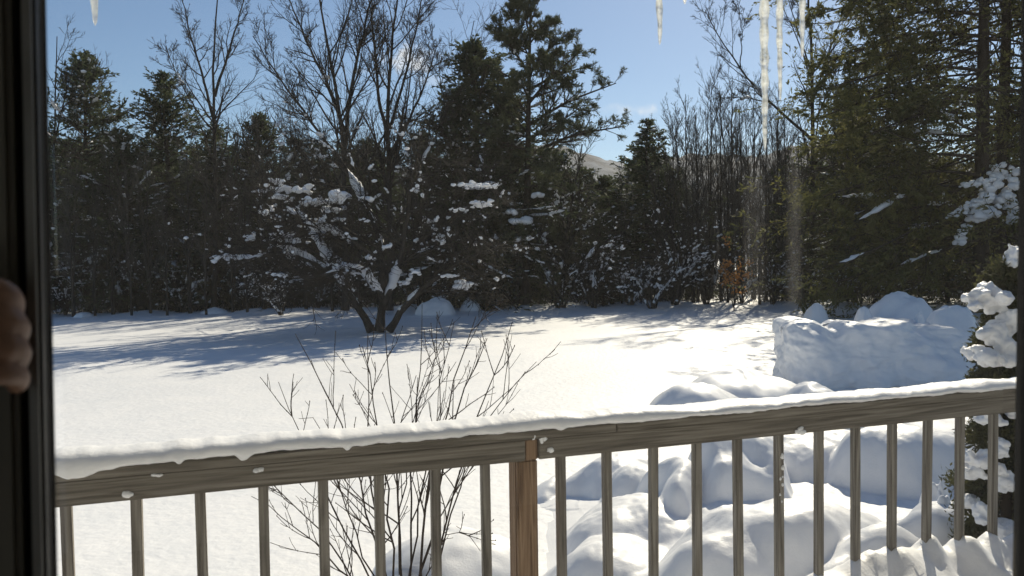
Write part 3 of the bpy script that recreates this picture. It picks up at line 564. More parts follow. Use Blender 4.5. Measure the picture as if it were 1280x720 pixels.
# tall bare maples behind it
def tall_bare(px, Y, strokes, seed, label, r0=.16, n=(12, 8, 6), snow=.0, twig=M_TWIG, name='bare_tree', lf=(.30, .42, .5), rz=0, bark=M_BARK, ang=(25, 55), trop=.10):
    b = at(px, 386, Y); oo = Vector((b.x, Y, -.05)); st = []
    for k, (pts, a, c) in enumerate(strokes):
        st.append(([at(x, y, Y + (0.9 * (k % 3 - 1)) * j / len(pts)) - oo for j, (x, y) in enumerate(pts)], a, c))
    me = bare_parts(st, seed, [dict(n=int(n[0] * 1.6), t0=.3, t1=1, ang=ang, lf=lf[0] * 1.1, K=7, trop=trop * .8, wob=.10, rmin=.014, tip_short=.45), dict(n=int(n[1] * 1.3), t0=.15, t1=1, ang=(25, 55), lf=lf[1] * 1.15, K=5, trop=trop * .6, wob=.11, rmin=.010), dict(n=int(n[2] * 1.2), t0=.12, t1=1, ang=(20, 55), lf=lf[2], K=4, trop=.06, wob=.12, rmin=.008)], bark=bark, twig=twig, snow=snow, snowmax=6, stemsnow=3)
    return bare(name, label, oo, rz, me)
tall_bare(432, 37, [([(432, 388), (432, 280), (430, 200), (425, 130), (410, 60), (396, -20)], .17, .03), ([(431, 190), (437, 120), (452, 50), (468, -20)], .11, .03), ([(431, 165), (412, 110), (396, 80), (378, 40), (362, 0)], .09, .025), ([(432, 215), (400, 165), (365, 120), (338, 80), (315, 45)], .08, .02)], 51, 'tall bare tree with forked stems rising behind the left of the apple tree', r0=.17, snow=.2)
tall_bare(487, 38.5, [([(487, 388), (487, 260), (486, 190), (484, 120), (490, 50), (500, -25)], .18, .03), ([(486, 180), (474, 130), (468, 60), (462, 0)], .10, .025), ([(487, 200), (512, 150), (532, 105), (545, 60)], .09, .02), ([(487, 160), (505, 100), (520, 40), (528, -10)], .08, .02), ([(486, 235), (520, 215), (545, 170), (560, 130)], .07, .02)], 52, 'tall bare tree with an upright crown rising behind the right of the apple tree', snow=.2)
tall_bare(268, 42, [([(268, 388), (270, 260), (268, 180), (266, 110), (268, 60), (272, -5)], .15, .03), ([(267, 150), (252, 90), (238, 45), (228, 0)], .08, .02), ([(268, 120), (284, 70), (298, 25), (308, -10)], .08, .02), ([(268, 165), (246, 140), (222, 95), (208, 60)], .05, .015)], 53, 'grey bare tree with a fan of thin branches above the left conifers', n=(9, 7, 5), snow=.3)
tall_bare(68, 43, [([(68, 388), (66, 260), (68, 150), (70, 95), (72, 45)], .10, .02), ([(67, 180), (82, 120), (92, 80)], .05, .015)], 54, 'thin bare tree squeezed between the window frame and the left conifer', n=(9, 6, 5))
tall_bare(560, 46, [([(560, 388), (566, 220), (578, 110), (592, 25)], .10, .02), ([(566, 210), (552, 130), (548, 70)], .06, .015)], 55, 'thin bare tree poking above the dense conifers left of the pine', n=(8, 6, 5))
tall_bare(703, 41.5, [([(700, 388), (705, 320), (712, 260), (724, 205), (728, 180)], .10, .03), ([(708, 300), (700, 250), (690, 215)], .06, .02), ([(703, 345), (730, 335), (762, 318)], .06, .02), ([(702, 355), (690, 320), (676, 290)], .06, .02), ([(706, 310), (722, 285), (745, 265)], .05, .02)], 56, 'pale snow plastered young tree just right of the pine trunk', n=(10, 7, 4), snow=1.0, lf=(.36, .42, .5))
# the leaning bare tree and the grey trunk at the right
tall_bare(1016, 45, [([(1016, 388), (1016, 260), (1016, 140), (1014, 60), (1010, -20)], .17, .05), ([(1016, 175), (985, 148), (950, 118), (915, 70), (895, 40), (882, 15)], .085, .02), ([(1015, 130), (1035, 70), (1052, 20)], .06, .02), ([(1016, 250), (1035, 222), (1050, 185)], .06, .02), ([(1014, 90), (1000, 45), (985, 0)], .05, .02), ([(960, 128), (935, 122), (900, 122)], .04, .015), ([(925, 85), (928, 45), (922, 0)], .035, .012), ([(1016, 285), (1040, 270), (1060, 240)], .05, .02)], 57, 'grey bare tree with one long branch leaning far left into the sky behind the icicles', n=(9, 7, 5), snow=.35, lf=(.30, .4, .5))

SLIM = []
for k in range(4):
    rg = np.random.default_rng(300 + k); st = []
    for j in range(2 + k % 2):
        a = rg.uniform(0, 6.28); s = .10 + .6 * j * .5
        st.append(([np.array([0, 0, 0]) + np.array([math.cos(a), math.sin(a), 0]) * .05, np.array([math.cos(a) * s * .3, math.sin(a) * s * .3, 3]), np.array([math.cos(a) * s * .9, math.sin(a) * s * .9, 6.2]), np.array([math.cos(a) * s * 1.4, math.sin(a) * s * 1.4, 9.6 - j])], .075 - .015 * j, .012))
    SLIM.append(bare_parts(st, 310 + k, [dict(n=18, t0=.25, t1=1, ang=(15, 40), lf=.30, K=6, trop=.10, wob=.07, rmin=.010), dict(n=8, t0=.15, t1=1, ang=(15, 45), lf=.42, K=4, trop=.08, wob=.09, rmin=.007), dict(n=4, t0=.15, t1=1, ang=(15, 45), lf=.5, K=3, trop=.06, wob=.09, rmin=.005)], twig=M_REDTWIG, snow=.10, snow_thick=.03))
slim_proto = {}
for k, (px, top, Y) in enumerate([(842, 150, 45), (858, 118, 47), (872, 140, 44), (886, 104, 48), (900, 122, 45), (914, 96, 49), (928, 128, 44), (941, 108, 47), (956, 138, 45), (970, 112, 50), (984, 126, 46), (998, 140, 43), (1040, 90, 45), (1058, 120, 43), (825, 185, 46), (866, 175, 41.5), (908, 190, 42), (948, 180, 41.5), (978, 200, 42), (1004, 190, 41.5)]):
    p = at(px, top, Y); v = k % 4; s = (p.z + .05) / 9.6
    bare('slim_tree', 'slim brown leafless tree in the thicket between the spire conifer and the grey trunk', (p.x, Y, -.05), k * 1.7, SLIM[v], s, 'slim leafless trees at the right wood edge')
for k, (px, top, Y) in enumerate([(85, 190, 39.5), (112, 215, 40), (135, 200, 40.5), (160, 220, 39.5), (183, 185, 40.5), (205, 225, 39.6), (232, 180, 40.5), (252, 215, 39.8), (285, 195, 40.5), (305, 215, 39.7), (325, 160, 41), (350, 190, 40), (378, 175, 41), (410, 190, 41), (445, 170, 42), (520, 165, 41), (545, 150, 42), (690, 220, 42), (735, 235, 42), (775, 225, 43), (645, 270, 40), (310, 140, 50), (365, 130, 51), (575, 90, 52), (130, 140, 50), (185, 130, 52), (1095, 130, 44), (1150, 150, 43), (1060, 150, 41), (1078, 190, 40)]):
    p = at(px, top, Y); v = (k + 1) % 4; s = (p.z + .05) / 9.6
    bare('slim_tree', 'slim leafless tree standing among the conifers along the wood edge', (p.x, Y, -.05), k * 2.1, SLIM[v], s, 'slim leafless trees among the conifers')

# snowy shrubs along the wood edge
def shrub_parts(seed, n, H, spread, snow, twig=M_TWIG, gens=((10, .4), (6, .45)), thick=.05, r=.03, lift=.02):
    rng = np.random.default_rng(seed); st = []
    for k in range(n):
        a = rng.uniform(0, 6.28); l = H * rng.uniform(.7, 1.05); s = spread * rng.uniform(.3, 1.0); c, d = math.cos(a), math.sin(a)
        st.append(([np.array([c * .08, d * .08, 0]), np.array([c * s * .35, d * s * .35, l * .45]), np.array([c * s * .75, d * s * .75, l * .8]), np.array([c * s, d * s, l * (1.0 if s < spread * .6 else .88)])], r * rng.uniform(.7, 1.2), .008))
    return bare_parts(st, seed, [dict(n=gens[0][0], t0=.2, t1=1, ang=(20, 60), lf=gens[0][1], K=5, trop=lift, wob=.14, rmin=.008), dict(n=gens[1][0], t0=.15, t1=1, ang=(20, 60), lf=gens[1][1], K=4, trop=.03, wob=.13, rmin=.006)], twig=twig, snow=snow, snow_thick=thick, sides=5, stemsnow=2.5)
SHRUB = [shrub_parts(61, 11, 3.2, 2.2, .42, thick=.035, gens=((12, .5), (8, .5))), shrub_parts(62, 18, 4.2, 2.2, .40, thick=.032, gens=((12, .42), (8, .5))), shrub_parts(63, 9, 2.2, 1.8, .42, thick=.035, gens=((12, .5), (8, .5)))]
def shrub(px, top, Y, v, label, rz=0., group=None):
    p = at(px, top, Y); s = (p.z + .05) / (3.2, 4.2, 2.2)[v]; return bare('snowy_shrub', label, (p.x, Y, -.05), rz, SHRUB[v], s, group, 'shrub')
shrub(700, 282, 39.5, 0, 'arching leafless shrub thick with snow at the foot of the pine', .2)
shrub(742, 300, 40, 0, 'broad snow loaded shrub right of the pine, arching over the field edge', 2.2)
shrub(842, 262, 40, 1, 'tall fan shaped shrub with snow lined stems below the brown thicket', .9)
shrub(815, 320, 39, 2, 'low shrub buried in snow clumps left of the fan shaped shrub', 1.9)
shrub(785, 318, 41, 2, 'low snowy shrub between the broad shrub and the fan shaped one', 3.0)
shrub(882, 290, 41, 1, 'snow flecked shrub left of the orange sapling', 2.5)
shrub(965, 300, 41, 1, 'snow flecked shrub right of the orange sapling', .6)
shrub(352, 345, 38, 2, 'low shrub with a snow covered fork left of the apple tree', .5)
shrub(600, 300, 41, 1, 'snowy shrub at the left foot of the pine', 4.4)
shrub(545, 330, 40.5, 2, 'low snow dotted shrub behind the right stem of the apple tree', 3.4)
for k, (px, top, Y) in enumerate([(80, 330, 42), (112, 300, 43), (150, 320, 42), (190, 310, 43), (225, 325, 42), (262, 315, 43), (300, 325, 42), (335, 310, 43), (395, 330, 43), (430, 320, 44), (520, 325, 44), (640, 335, 42), (765, 335, 42), (925, 330, 43), (1000, 325, 42), (1045, 320, 40), (1090, 330, 41)]):
    shrub(px, top, Y, (1, 2, 0)[k % 3], 'leafless snow specked shrub in the undergrowth along the foot of the woods', k * 1.3, 'undergrowth shrubs along the woods')

# the sapling with orange leaves
rng = np.random.default_rng(91); p = at(917, 290, 37.6); root = thing('beech_sapling', 'young sapling still holding dry orange leaves at the wood edge', 'sapling', (p.x, 37.6, -.05))
st = [([np.array([0, 0, 0]), np.array([.05, 0, 1.8]), np.array([-.05, .1, p.z + .05])], .03, .008), ([np.array([.03, 0, .3]), np.array([.3, 0, 1.5]), np.array([.65, .1, 2.6])], .02, .006), ([np.array([-.03, 0, .2]), np.array([-.2, 0, 1.3]), np.array([-.35, .1, 2.2])], .02, .006)]
tk = MB(); P = np.stack([curve(a, 10) for a, _, _ in st]); PR = np.stack([np.linspace(a, c, 10) for _, a, c in st]); tubes(tk, P, PR, 5)
Q, QR, _, _ = sprout(P, PR, 16, .15, .98, (40, 75), .25, 4, .02, .12, rng, rmin=.006); tubes(tk, Q, QR, 3); tk.build('trunk', M_TWIG, root)
cr = MB(); keep = rng.uniform(size=len(Q)) < np.where(Q[:, 0, 2] < 2.3, .85, .35); Qk = Q[keep]; n = 11; idx = np.repeat(np.arange(len(Qk)), n); t = rng.integers(1, 4, len(idx))
diamonds(cr, Qk[idx, t] + rng.normal(size=(len(idx), 3)) * .06, rng.normal(size=(len(idx), 3)) + np.array([0, 0, -.8]), .15, .085, rng); cr.build('leaves', M_BEECH, root, False)

# distant wood seen only as one mass of stems and twigs
rng = np.random.default_rng(15); mb = MB(); n = 900; Yw = rng.uniform(62, 95, n); Xw = rng.uniform(-.72, .75, n) * Yw; Hw = rng.uniform(5, 11.5, n); gap = (Xw / Yw > .06) & (Xw / Yw < .19); Hw[gap] *= .62
S = np.linspace(0, 1, 6); P = np.stack([Xw[:, None] + np.cumsum(rng.normal(size=(n, 6)) * .12, 1), Yw[:, None] + rng.normal(size=(n, 6)) * .1, Hw[:, None] * S[None]], -1); Rr = rng.uniform(.05, .13, n)[:, None] * np.linspace(1, .2, 6)[None]; tubes(mb, P, Rr, 4)
Q, QR, _, _ = sprout(P, Rr, 16, .15, 1, (25, 60), .28, 4, .06, .12, rng, rmin=.014); tubes(mb, Q, QR, 3)
Q2, QR2, _, _ = sprout(Q, QR, 5, .2, 1, (25, 60), .5, 3, .06, .12, rng, rmin=.010); tubes(mb, Q2, QR2, 3)
w = mb.build('distant_woods', M_REDTWIG); w['kind'] = 'stuff'; w['label'] = 'mass of brown stems and twigs far back in the woods'
# brush on the forest floor
mb = MB(); n = 6500; Yb = rng.uniform(42, 60, n); Xb = rng.uniform(-.70, .72, n) * Yb; d = norm(np.stack([rng.normal(size=n) * .45, rng.normal(size=n) * .3, np.ones(n)], -1)); Lb = rng.uniform(.6, 2.6, n)
P = np.stack([np.stack([Xb, Yb, np.zeros(n)], -1) + d * (Lb * s)[:, None] + np.stack([np.sin(Xb * 9) * .2 * s * s, Yb * 0, Yb * 0], -1) for s in (0, .5, 1)], 1); Rr = np.tile(np.array([[.016, .012, .007]]), (n, 1)); tubes(mb, P, Rr, 3)
Q, QR, _, _ = sprout(P, Rr, 4, .2, 1, (25, 60), .45, 3, .05, .12, rng, rmin=.008); tubes(mb, Q, QR, 3)
w = mb.build('undergrowth', M_REDTWIG); w['kind'] = 'stuff'; w['label'] = 'tangle of thin brown brush on the floor of the woods'

# ------------------------------------------------------------------ near: bush beyond the railing
def near_bush():
    Y = 5.7; b = at(505, 700, Y); o = Vector((b.x, Y, -.02)); root = thing('leafless_bush', 'thin leafless bush with dark upright twigs just beyond the railing', 'bush', o)
    rng = np.random.default_rng(21)
    ends = [([(500, 830), (488, 640), (470, 520), (452, 430)], -.3), ([(505, 830), (500, 640), (490, 520), (482, 400)], .2), ([(515, 830), (530, 640), (548, 540), (575, 460), (598, 395)], -.2), ([(515, 830), (540, 660), (560, 560), (580, 470), (612, 420)], .3),
            ([(510, 830), (512, 650), (518, 540), (524, 440), (528, 382)], .4), ([(500, 830), (470, 680), (440, 560), (405, 480), (368, 418)], -.3), ([(495, 830), (455, 700), (400, 600), (375, 540), (352, 478)], .2), ([(500, 830), (480, 690), (462, 600), (458, 500), (462, 418)], -.5),
            ([(520, 830), (552, 680), (590, 560), (625, 500), (672, 452)], .3), ([(520, 830), (545, 700), (575, 570), (600, 520), (640, 405)], -.4), ([(505, 830), (495, 690), (505, 580), (520, 500), (550, 430)], .5), ([(495, 830), (440, 720), (390, 650), (345, 610), (310, 585)], -.2), ([(492, 830), (452, 730), (395, 690), (345, 640), (318, 618)], .4), ([(520, 830), (535, 700), (570, 655), (590, 665), (600, 690)], -.3), ([(495, 830), (470, 720), (432, 640), (410, 560), (392, 500), (372, 520)], .1), ([(505, 830), (510, 720), (530, 600), (545, 520), (566, 400)], .2)]
    P = np.stack([px_curve(p, Y, dy, 12, tuple(o)) for p, dy in ends]); rad = np.array([.010, .011, .012, .013, .010, .009, .008, .009, .009, .010, .008, .008, .008, .007, .007, .009]) * 1.1
    Rr = rad[:, None] * np.linspace(1, .22, 12)[None]; P[:, 1:] += rng.normal(size=P[:, 1:].shape) * .012
    tk = MB(); tubes(tk, P, Rr, 6); tk.build('stems', M_BUSH, root)
    tw = MB(); Q, QR, _, _ = sprout(P, Rr, 8, .36, .97, (22, 50), .27, 7, .07, .07, rng, rf=.7, rmin=.0033, taper=.45); tubes(tw, Q, QR, 4)
    Q2, QR2, _, _ = sprout(Q, QR, 2, .2, .9, (25, 50), .45, 5, .06, .07, rng, rf=.75, rmin=.0027, taper=.5); tubes(tw, Q2, QR2, 3)
    allq = Q; n = 5; idx = np.repeat(np.arange(len(allq)), n); k = rng.integers(1, 7, len(idx)); blobs(tw, allq[idx, k], np.tile([.004, .004, .007], (len(idx), 1)), rng)
    tw.build('twigs', M_BUSH, root)
M_BUSH = mat('bush_bark', (.020, .014, .011), (.050, .036, .028), 40, .9, spec=.08)
near_bush()

# ------------------------------------------------------------------ railing frame: axes along (U) and away from (N) the house
U = Vector((.947, .3212, 0)).normalized(); Nn = Vector((-U.y, U.x, 0)); ANG = math.atan2(U.y, U.x)
P0 = Vector((-1.326, 2.6, 0)); NR = P0.dot(Nn)
def on_rail(px, py, n=NR):
    d = ray(px, py); C = Vector((0, 0, CAMZ)); t = n / d.dot(Nn); p = C + d * t; return p.dot(U), p.z
s_l, z_l = on_rail(60, 630); s_r, z_r = on_rail(1265, 520)
RZ = (z_l + z_r) / 2                                        # underside of the rail
_, zt_l = on_rail(60, 584); _, zt_r = on_rail(1265, 489); RT = (zt_l + zt_r) / 2   # top of the wood
S0, S1 = s_l - .5, s_r + .55
sp, _ = on_rail(661, 600)                                   # the post
rail = thing('deck_railing', 'weathered wooden deck railing with square balusters and one brown post', 'railing', (Nn * NR).to_tuple(), ANG)
def rbox(name, s0, s1, n0, n1, z0, z1, m, bev=.004):
    return bevel_box(name, (s1 - s0, n1 - n0, z1 - z0), m, rail, ((s0 + s1) / 2, (n0 + n1) / 2, (z0 + z1) / 2), bev)
CAPT = .036
rbox('cap_board', S0, sp + .37, -.012, .132, RT - CAPT, RT, M_WOODX); rbox('cap_board', sp + .373, S1, -.012, .132, RT - CAPT, RT, M_WOODX)
rbox('rail_board', S0, sp - .012, .0, .036, RZ, RT - CAPT - .001, M_WOODX); rbox('rail_board', sp + .045, S1, .004, .04, RZ, RT - CAPT - .001, M_WOODX)
pst = rbox('post', sp - .042, sp + .042, .0365, .122, .55, RT - CAPT - .002, M_POST, .006)
for pf in (rbox('post_face', sp - .041, sp + .041, .012, .036, .6, RZ - .001, M_POST, .005), rbox('post_face', sp - .011, sp + .041, .008, .0362, RZ + .001, RT - CAPT - .003, M_POST, .003)):
    pf.parent = pst; pf.location -= pst.location
bus = [84, 171, 252, 330, 405, 475, 545, 608, 702, 760, 817, 872, 923, 974, 1024, 1070, 1115, 1159, 1200, 1241]
ss = [on_rail(px, 660, NR + .055)[0] for px in bus]; step = ss[0] - ss[1]
ss = [ss[0] + step, *ss, ss[-1] - step, ss[-1] - 2 * step]
b0 = None; rb = random.Random(9)
for k, s in enumerate(ss):
    if b0 is None: b0 = rbox('baluster', s - .017, s + .017, .042, .076, .95, RT - CAPT - .02, M_WOODZ, .003); zc = b0.location.z
    else:
        c = b0.copy(); COL.objects.link(c); c.parent = rail; c.location = (s, .059 + rb.uniform(-.002, .002), zc); c.rotation_euler = (rb.uniform(-.006, .006), rb.uniform(-.006, .006), rb.uniform(-.06, .06))
rbox('bottom_rail', S0, S1, .04, .078, .99, 1.02, M_WOODX)
rbox('rim_joist', S0, S1, .02, .06, .74, .93, M_WOODX)
deck = MB(); wid = .14
dk = thing('deck', 'wooden deck boards buried under snow between house and railing', 'deck', (0, 0, 0), ANG)
for k in range(16): box(deck, -4, 6, .72 + k * .145, .72 + k * .145 + .138, .905, .94)
deck.build('deck_boards', M_WOODX, dk, False)

# snow lying on the rail
def rail_snow():
    rng = np.random.default_rng(3); mb = MB(); n = 900; S = np.linspace(S0, S1, n); prof = 13; V = []
    def hgt(s): return .049 + .012 * noise.noise(Vector((s * 1.3, 2, 0))) + .010 * noise.noise(Vector((s * 4.3, 7, 0))) + .005 * noise.noise(Vector((s * 17, 3, 0))) - .012 * max(0, min(1, (s - sp) / 1.5))
    dr = [(on_rail(px, 580)[0], w, d) for px, w, d in ((95, .05, .026), (225, .012, .012), (305, .022, .022), (434, .013, .014), (130, .05, .008), (620, .03, .006), (700, .02, .008))]
    for s in S:
        h = hgt(s); st = 1 / (1 + math.exp(-(s - on_rail(424, 535)[0]) * 120)); h += .006 * (1 - st) * (s < sp) - .004
        low = RT + .003 - .006 * max(0, noise.noise(Vector((s * 3.1, 11, 0)))) - .005 * max(0, noise.noise(Vector((s * 11, 5, 0))))
        for c, w, d in dr: low -= d * math.exp(-abs((s - c) / w) ** 3)
        of = .012 + .006 * noise.noise(Vector((s * 4, 1, 9))) + .004 * noise.noise(Vector((s * 14, 1, 4))); y0, y1 = -.014 - of, .134 + of; top = RT + h
        pts = [(-.006, low + .012), (y0 + .004, low), (y0 - .004, low + .008), (y0 - .006, RT + .012), (y0 - .003, RT + h * .55), (y0 + .012, RT + h * .85), (y0 + .034, top - .002), (.05, top + .003), (.09, top), (y1 - .02, RT + h * .82), (y1, RT + h * .4), (y1 - .004, RT + .001), (.06, RT + .001)]
        for k, (y, z) in enumerate(pts):
            j = noise.noise(Vector((s * 27, y * 40, z * 40))) * .0022 + noise.noise(Vector((s * 6.3, y * 20, z * 20))) * .006 + noise.noise(Vector((s * 80, y * 80, z * 80))) * .0013
            V.append((s, y + (j if k else 0), z + j * (k not in (0, 11, 12))))
    i = np.arange(n - 1)[:, None] * prof; j = np.arange(prof)[None]; j2 = (j + 1) % prof
    mb.add(V, np.stack([i + j, i + prof + j, i + prof + j2, i + j2], -1).reshape(-1, 4))
    o = mb.build('rail_snow', M_SNOWFINE); o.location = (Nn * NR).to_tuple(); o.rotation_euler = (0, 0, ANG)
    tag(o, 'long cap of snow lying along the top of the deck railing', 'snow')
rail_snow()
rng = np.random.default_rng(66)
for (px, py, w, hh, lab) in ((679, 549, 8, 12, 'snow splash stuck on the rail right above the brown post'), (666, 547, 6, 7, 'small snow dab on the rail at the top left of the brown post'), (196, 593, 12, 6, 'ragged snow scrap stuck to the rail face under the left snow drip'), (160, 616, 14, 10, 'larger snow scrap low on the rail face at its left end'), (322, 587, 11, 7, 'oval snow scrap on the rail face under the second drip'), (688, 563, 11, 6, 'curl of snow stuck on the rail just right of the post'), (1000, 538, 13, 9, 'snow scrap on the rail where two balusters meet it, right of the middle')):
    s, z = on_rail(px, py, NR - .003); mbb = MB(); k = 5; sc = NR / ray(px, py).dot(Nn) / FPX
    C = np.array([[s + rng.uniform(-.3, .3) * w * sc, -.002, z + rng.uniform(-.3, .3) * hh * sc] for _ in range(k)]); blobs(mbb, C, np.array([[w * sc * .33, .009, hh * sc * .36]]) * rng.uniform(.7, 1.2, (k, 1)), rng, True, .35)
    ob = mbb.build('snow_scrap', M_SNOWFINE); ob.location = (Nn * NR).to_tuple(); ob.rotation_euler = (0, 0, ANG); tag(ob, lab, 'snow scrap')
s, z = on_rail(976, 590, NR + .045); mbb = MB(); C = np.array([[s + rng.uniform(-.008, .008), .040, z + d] for d in (.08, .068, .02, -.03, -.10, -.13, -.02, -.055)]); blobs(mbb, C, np.array([[.007, .006, .010]]) * rng.uniform(.5, 1.3, (8, 1)), rng, True, .35)
ob = mbb.build('snow_scrap', M_SNOWFINE); ob.location = (Nn * NR).to_tuple(); ob.rotation_euler = (0, 0, ANG); tag(ob, 'scatter of snow flecks stuck down the face of a baluster', 'snow scrap')

# deep snow on the deck, heaped round the feet of the balusters
mb = MB(); nS, nN = 260, 60; sv = np.linspace(-3.4, S1 + .2, nS); nv = np.linspace(.74, NR + .42, nN); SS, NV = np.meshgrid(sv, nv, indexing='ij')
Zd = np.zeros_like(SS)
for a in range(nS):
    for c in range(nN):
        s_, n_ = sv[a], nv[c]; q = Vector((s_, n_, 0)); e = min(1, max(0, (NR + .40 - n_) / .30)); right = max(0, min(1, (s_ - 2.0) / .9))
        z = 1.00 + .03 * right + .05 * noise.noise(q * 1.6) + .035 * noise.noise(q * 4 + Vector((5, 0, 0))) + (.018 + .02 * right) * noise.noise(q * 9) - .07 * right * abs(noise.noise(q * 5.5)) + .018 * right * noise.noise(q * 19) + .008 * noise.noise(q * 45)
        near = math.exp(-((n_ - (NR + .055)) / .12) ** 2)
        for ib, sb in enumerate(ss): z += (.01 + .035 * abs(math.sin(ib * 2.7))) * near * math.exp(-(abs(s_ - sb - .02 * math.sin(ib * 5)) / (.035 + .02 * abs(math.sin(ib * 1.9)))) ** 2.6)
        z += .05 * near * (.4 + right)
        Zd[a, c] = z * (e ** .45) + (1 - e ** .45) * .35
i = np.arange(nS - 1)[:, None] * nN + np.arange(nN - 1)[None]
Xd = SS * U.x + NV * Nn.x; Yd = SS * U.y + NV * Nn.y
mb.add(np.stack([Xd, Yd, Zd], -1), np.stack([i, i + nN, i + nN + 1, i + 1], -1).reshape(-1, 4)); o = mb.build('deck_snow', M_SNOWFINE); tag(o, 'deep lumpy snow on the deck heaped around the feet of the balusters', 'snow')

# ------------------------------------------------------------------ snowy evergreen shrub at the right end of the railing
def yew():
    Y = 4.75; b = at(1258, 600, Y); root = thing('evergreen_shrub', 'narrow evergreen shrub loaded with pillows of snow at the right end of the railing', 'shrub', (b.x, Y, -.05))
    rng = np.random.default_rng(12); H = at(1262, 345, Y).z + .05; tk = MB(); tubes(tk, np.array([[[0, 0, z] for z in np.linspace(0, H, 8)]]), np.linspace(.045, .01, 8)[None], 7)
    n = 300; t = rng.uniform(.06, 1, n); az = rng.uniform(0, 6.283, n); Rr = .235 * (1 - t ** 2.2 * .68) * (1 + .22 * np.sin(t * 34) + .18 * rng.normal(size=n)); Rr = np.maximum(Rr, .05)
    base = np.stack([t * 0, t * 0, t * H], -1); el = np.radians(rng.uniform(5, 45, n)); d = np.stack([np.cos(az) * np.cos(el), np.sin(az) * np.cos(el), np.sin(el)], -1); out = [base]
    for k in range(4): d = norm(d + np.array([0, 0, .08]) + .10 * rng.normal(size=(n, 3))); out.append(out[-1] + d * (Rr / 4)[:, None])
    B = np.stack(out, 1); BR = np.tile(np.linspace(.007, .003, 5)[None], (n, 1)); tubes(tk, B, BR, 4)
    Q, QR, _, _ = sprout(B, BR, 9, .3, 1, (25, 60), .40, 4, .03, .12, rng, rmin=.002, lmin=.05); tubes(tk, Q, QR, 3); tk.build('trunk', M_PINEBARK, root)
    cr = MB(); leaf_spray(cr, Q, 34, .036, .012, rng, .8, .12); leaf_spray(cr, B, 30, .036, .012, rng, .8, .12, t0=.4); cr.build('crown', M_YEW, root, False)
    sn = MB(); sc = Y / FPX
    def pil(px, py, w, h, dy, k=7):
        c = at(px, py, Y + dy) - Vector((b.x, Y, -.05)); 
        C = np.array([[c.x, c.y, c.z]] + [[c.x + rng.uniform(-.42, .42) * w * sc, c.y + rng.uniform(-.05, .05), c.z + rng.uniform(-.38, .38) * h * sc] for _ in range(k + 2)])
        S_ = np.concatenate([[[w * sc * .36, .075, h * sc * .33]], np.array([[w * sc * .19, .045, h * sc * .17]]) * rng.uniform(.4, 1.5, (k + 2, 1))]); blobs(sn, C, S_, rng, True, .34)
    for a in ((1230, 376, 44, 32, -.12), (1236, 362, 20, 18, -.1), (1252, 372, 26, 26, -.2), (1246, 418, 40, 44, -.22), (1262, 400, 22, 34, -.2), (1234, 446, 34, 28, -.24), (1258, 448, 30, 26, -.25), (1213, 440, 14, 18, -.05), (1267, 318, 14, 34, -.1), (1222, 575, 26, 26, -.22), (1236, 520, 24, 20, -.2), (1215, 590, 26, 22, -.1), (1255, 600, 26, 34, -.25), (1228, 640, 24, 24, -.25), (1250, 560, 20, 22, -.26), (1255, 660, 28, 30, -.3), (1210, 628, 26, 22, -.1), (1262, 510, 20, 24, -.22)): pil(*a)
    o = sn.build('snow_load', M_SNOWFINE, root); m = o.modifiers.new('join', 'REMESH'); m.mode = 'VOXEL'; m.voxel_size = .009; m.use_smooth_shade = True; s2 = o.modifiers.new('soft', 'SMOOTH'); s2.iterations = 4
    tx = bpy.data.textures.new('lumps', 'CLOUDS'); tx.noise_scale = .045; dm = o.modifiers.new('lumpy', 'DISPLACE'); dm.texture = tx; dm.strength = .05; dm.mid_level = .5
yew()

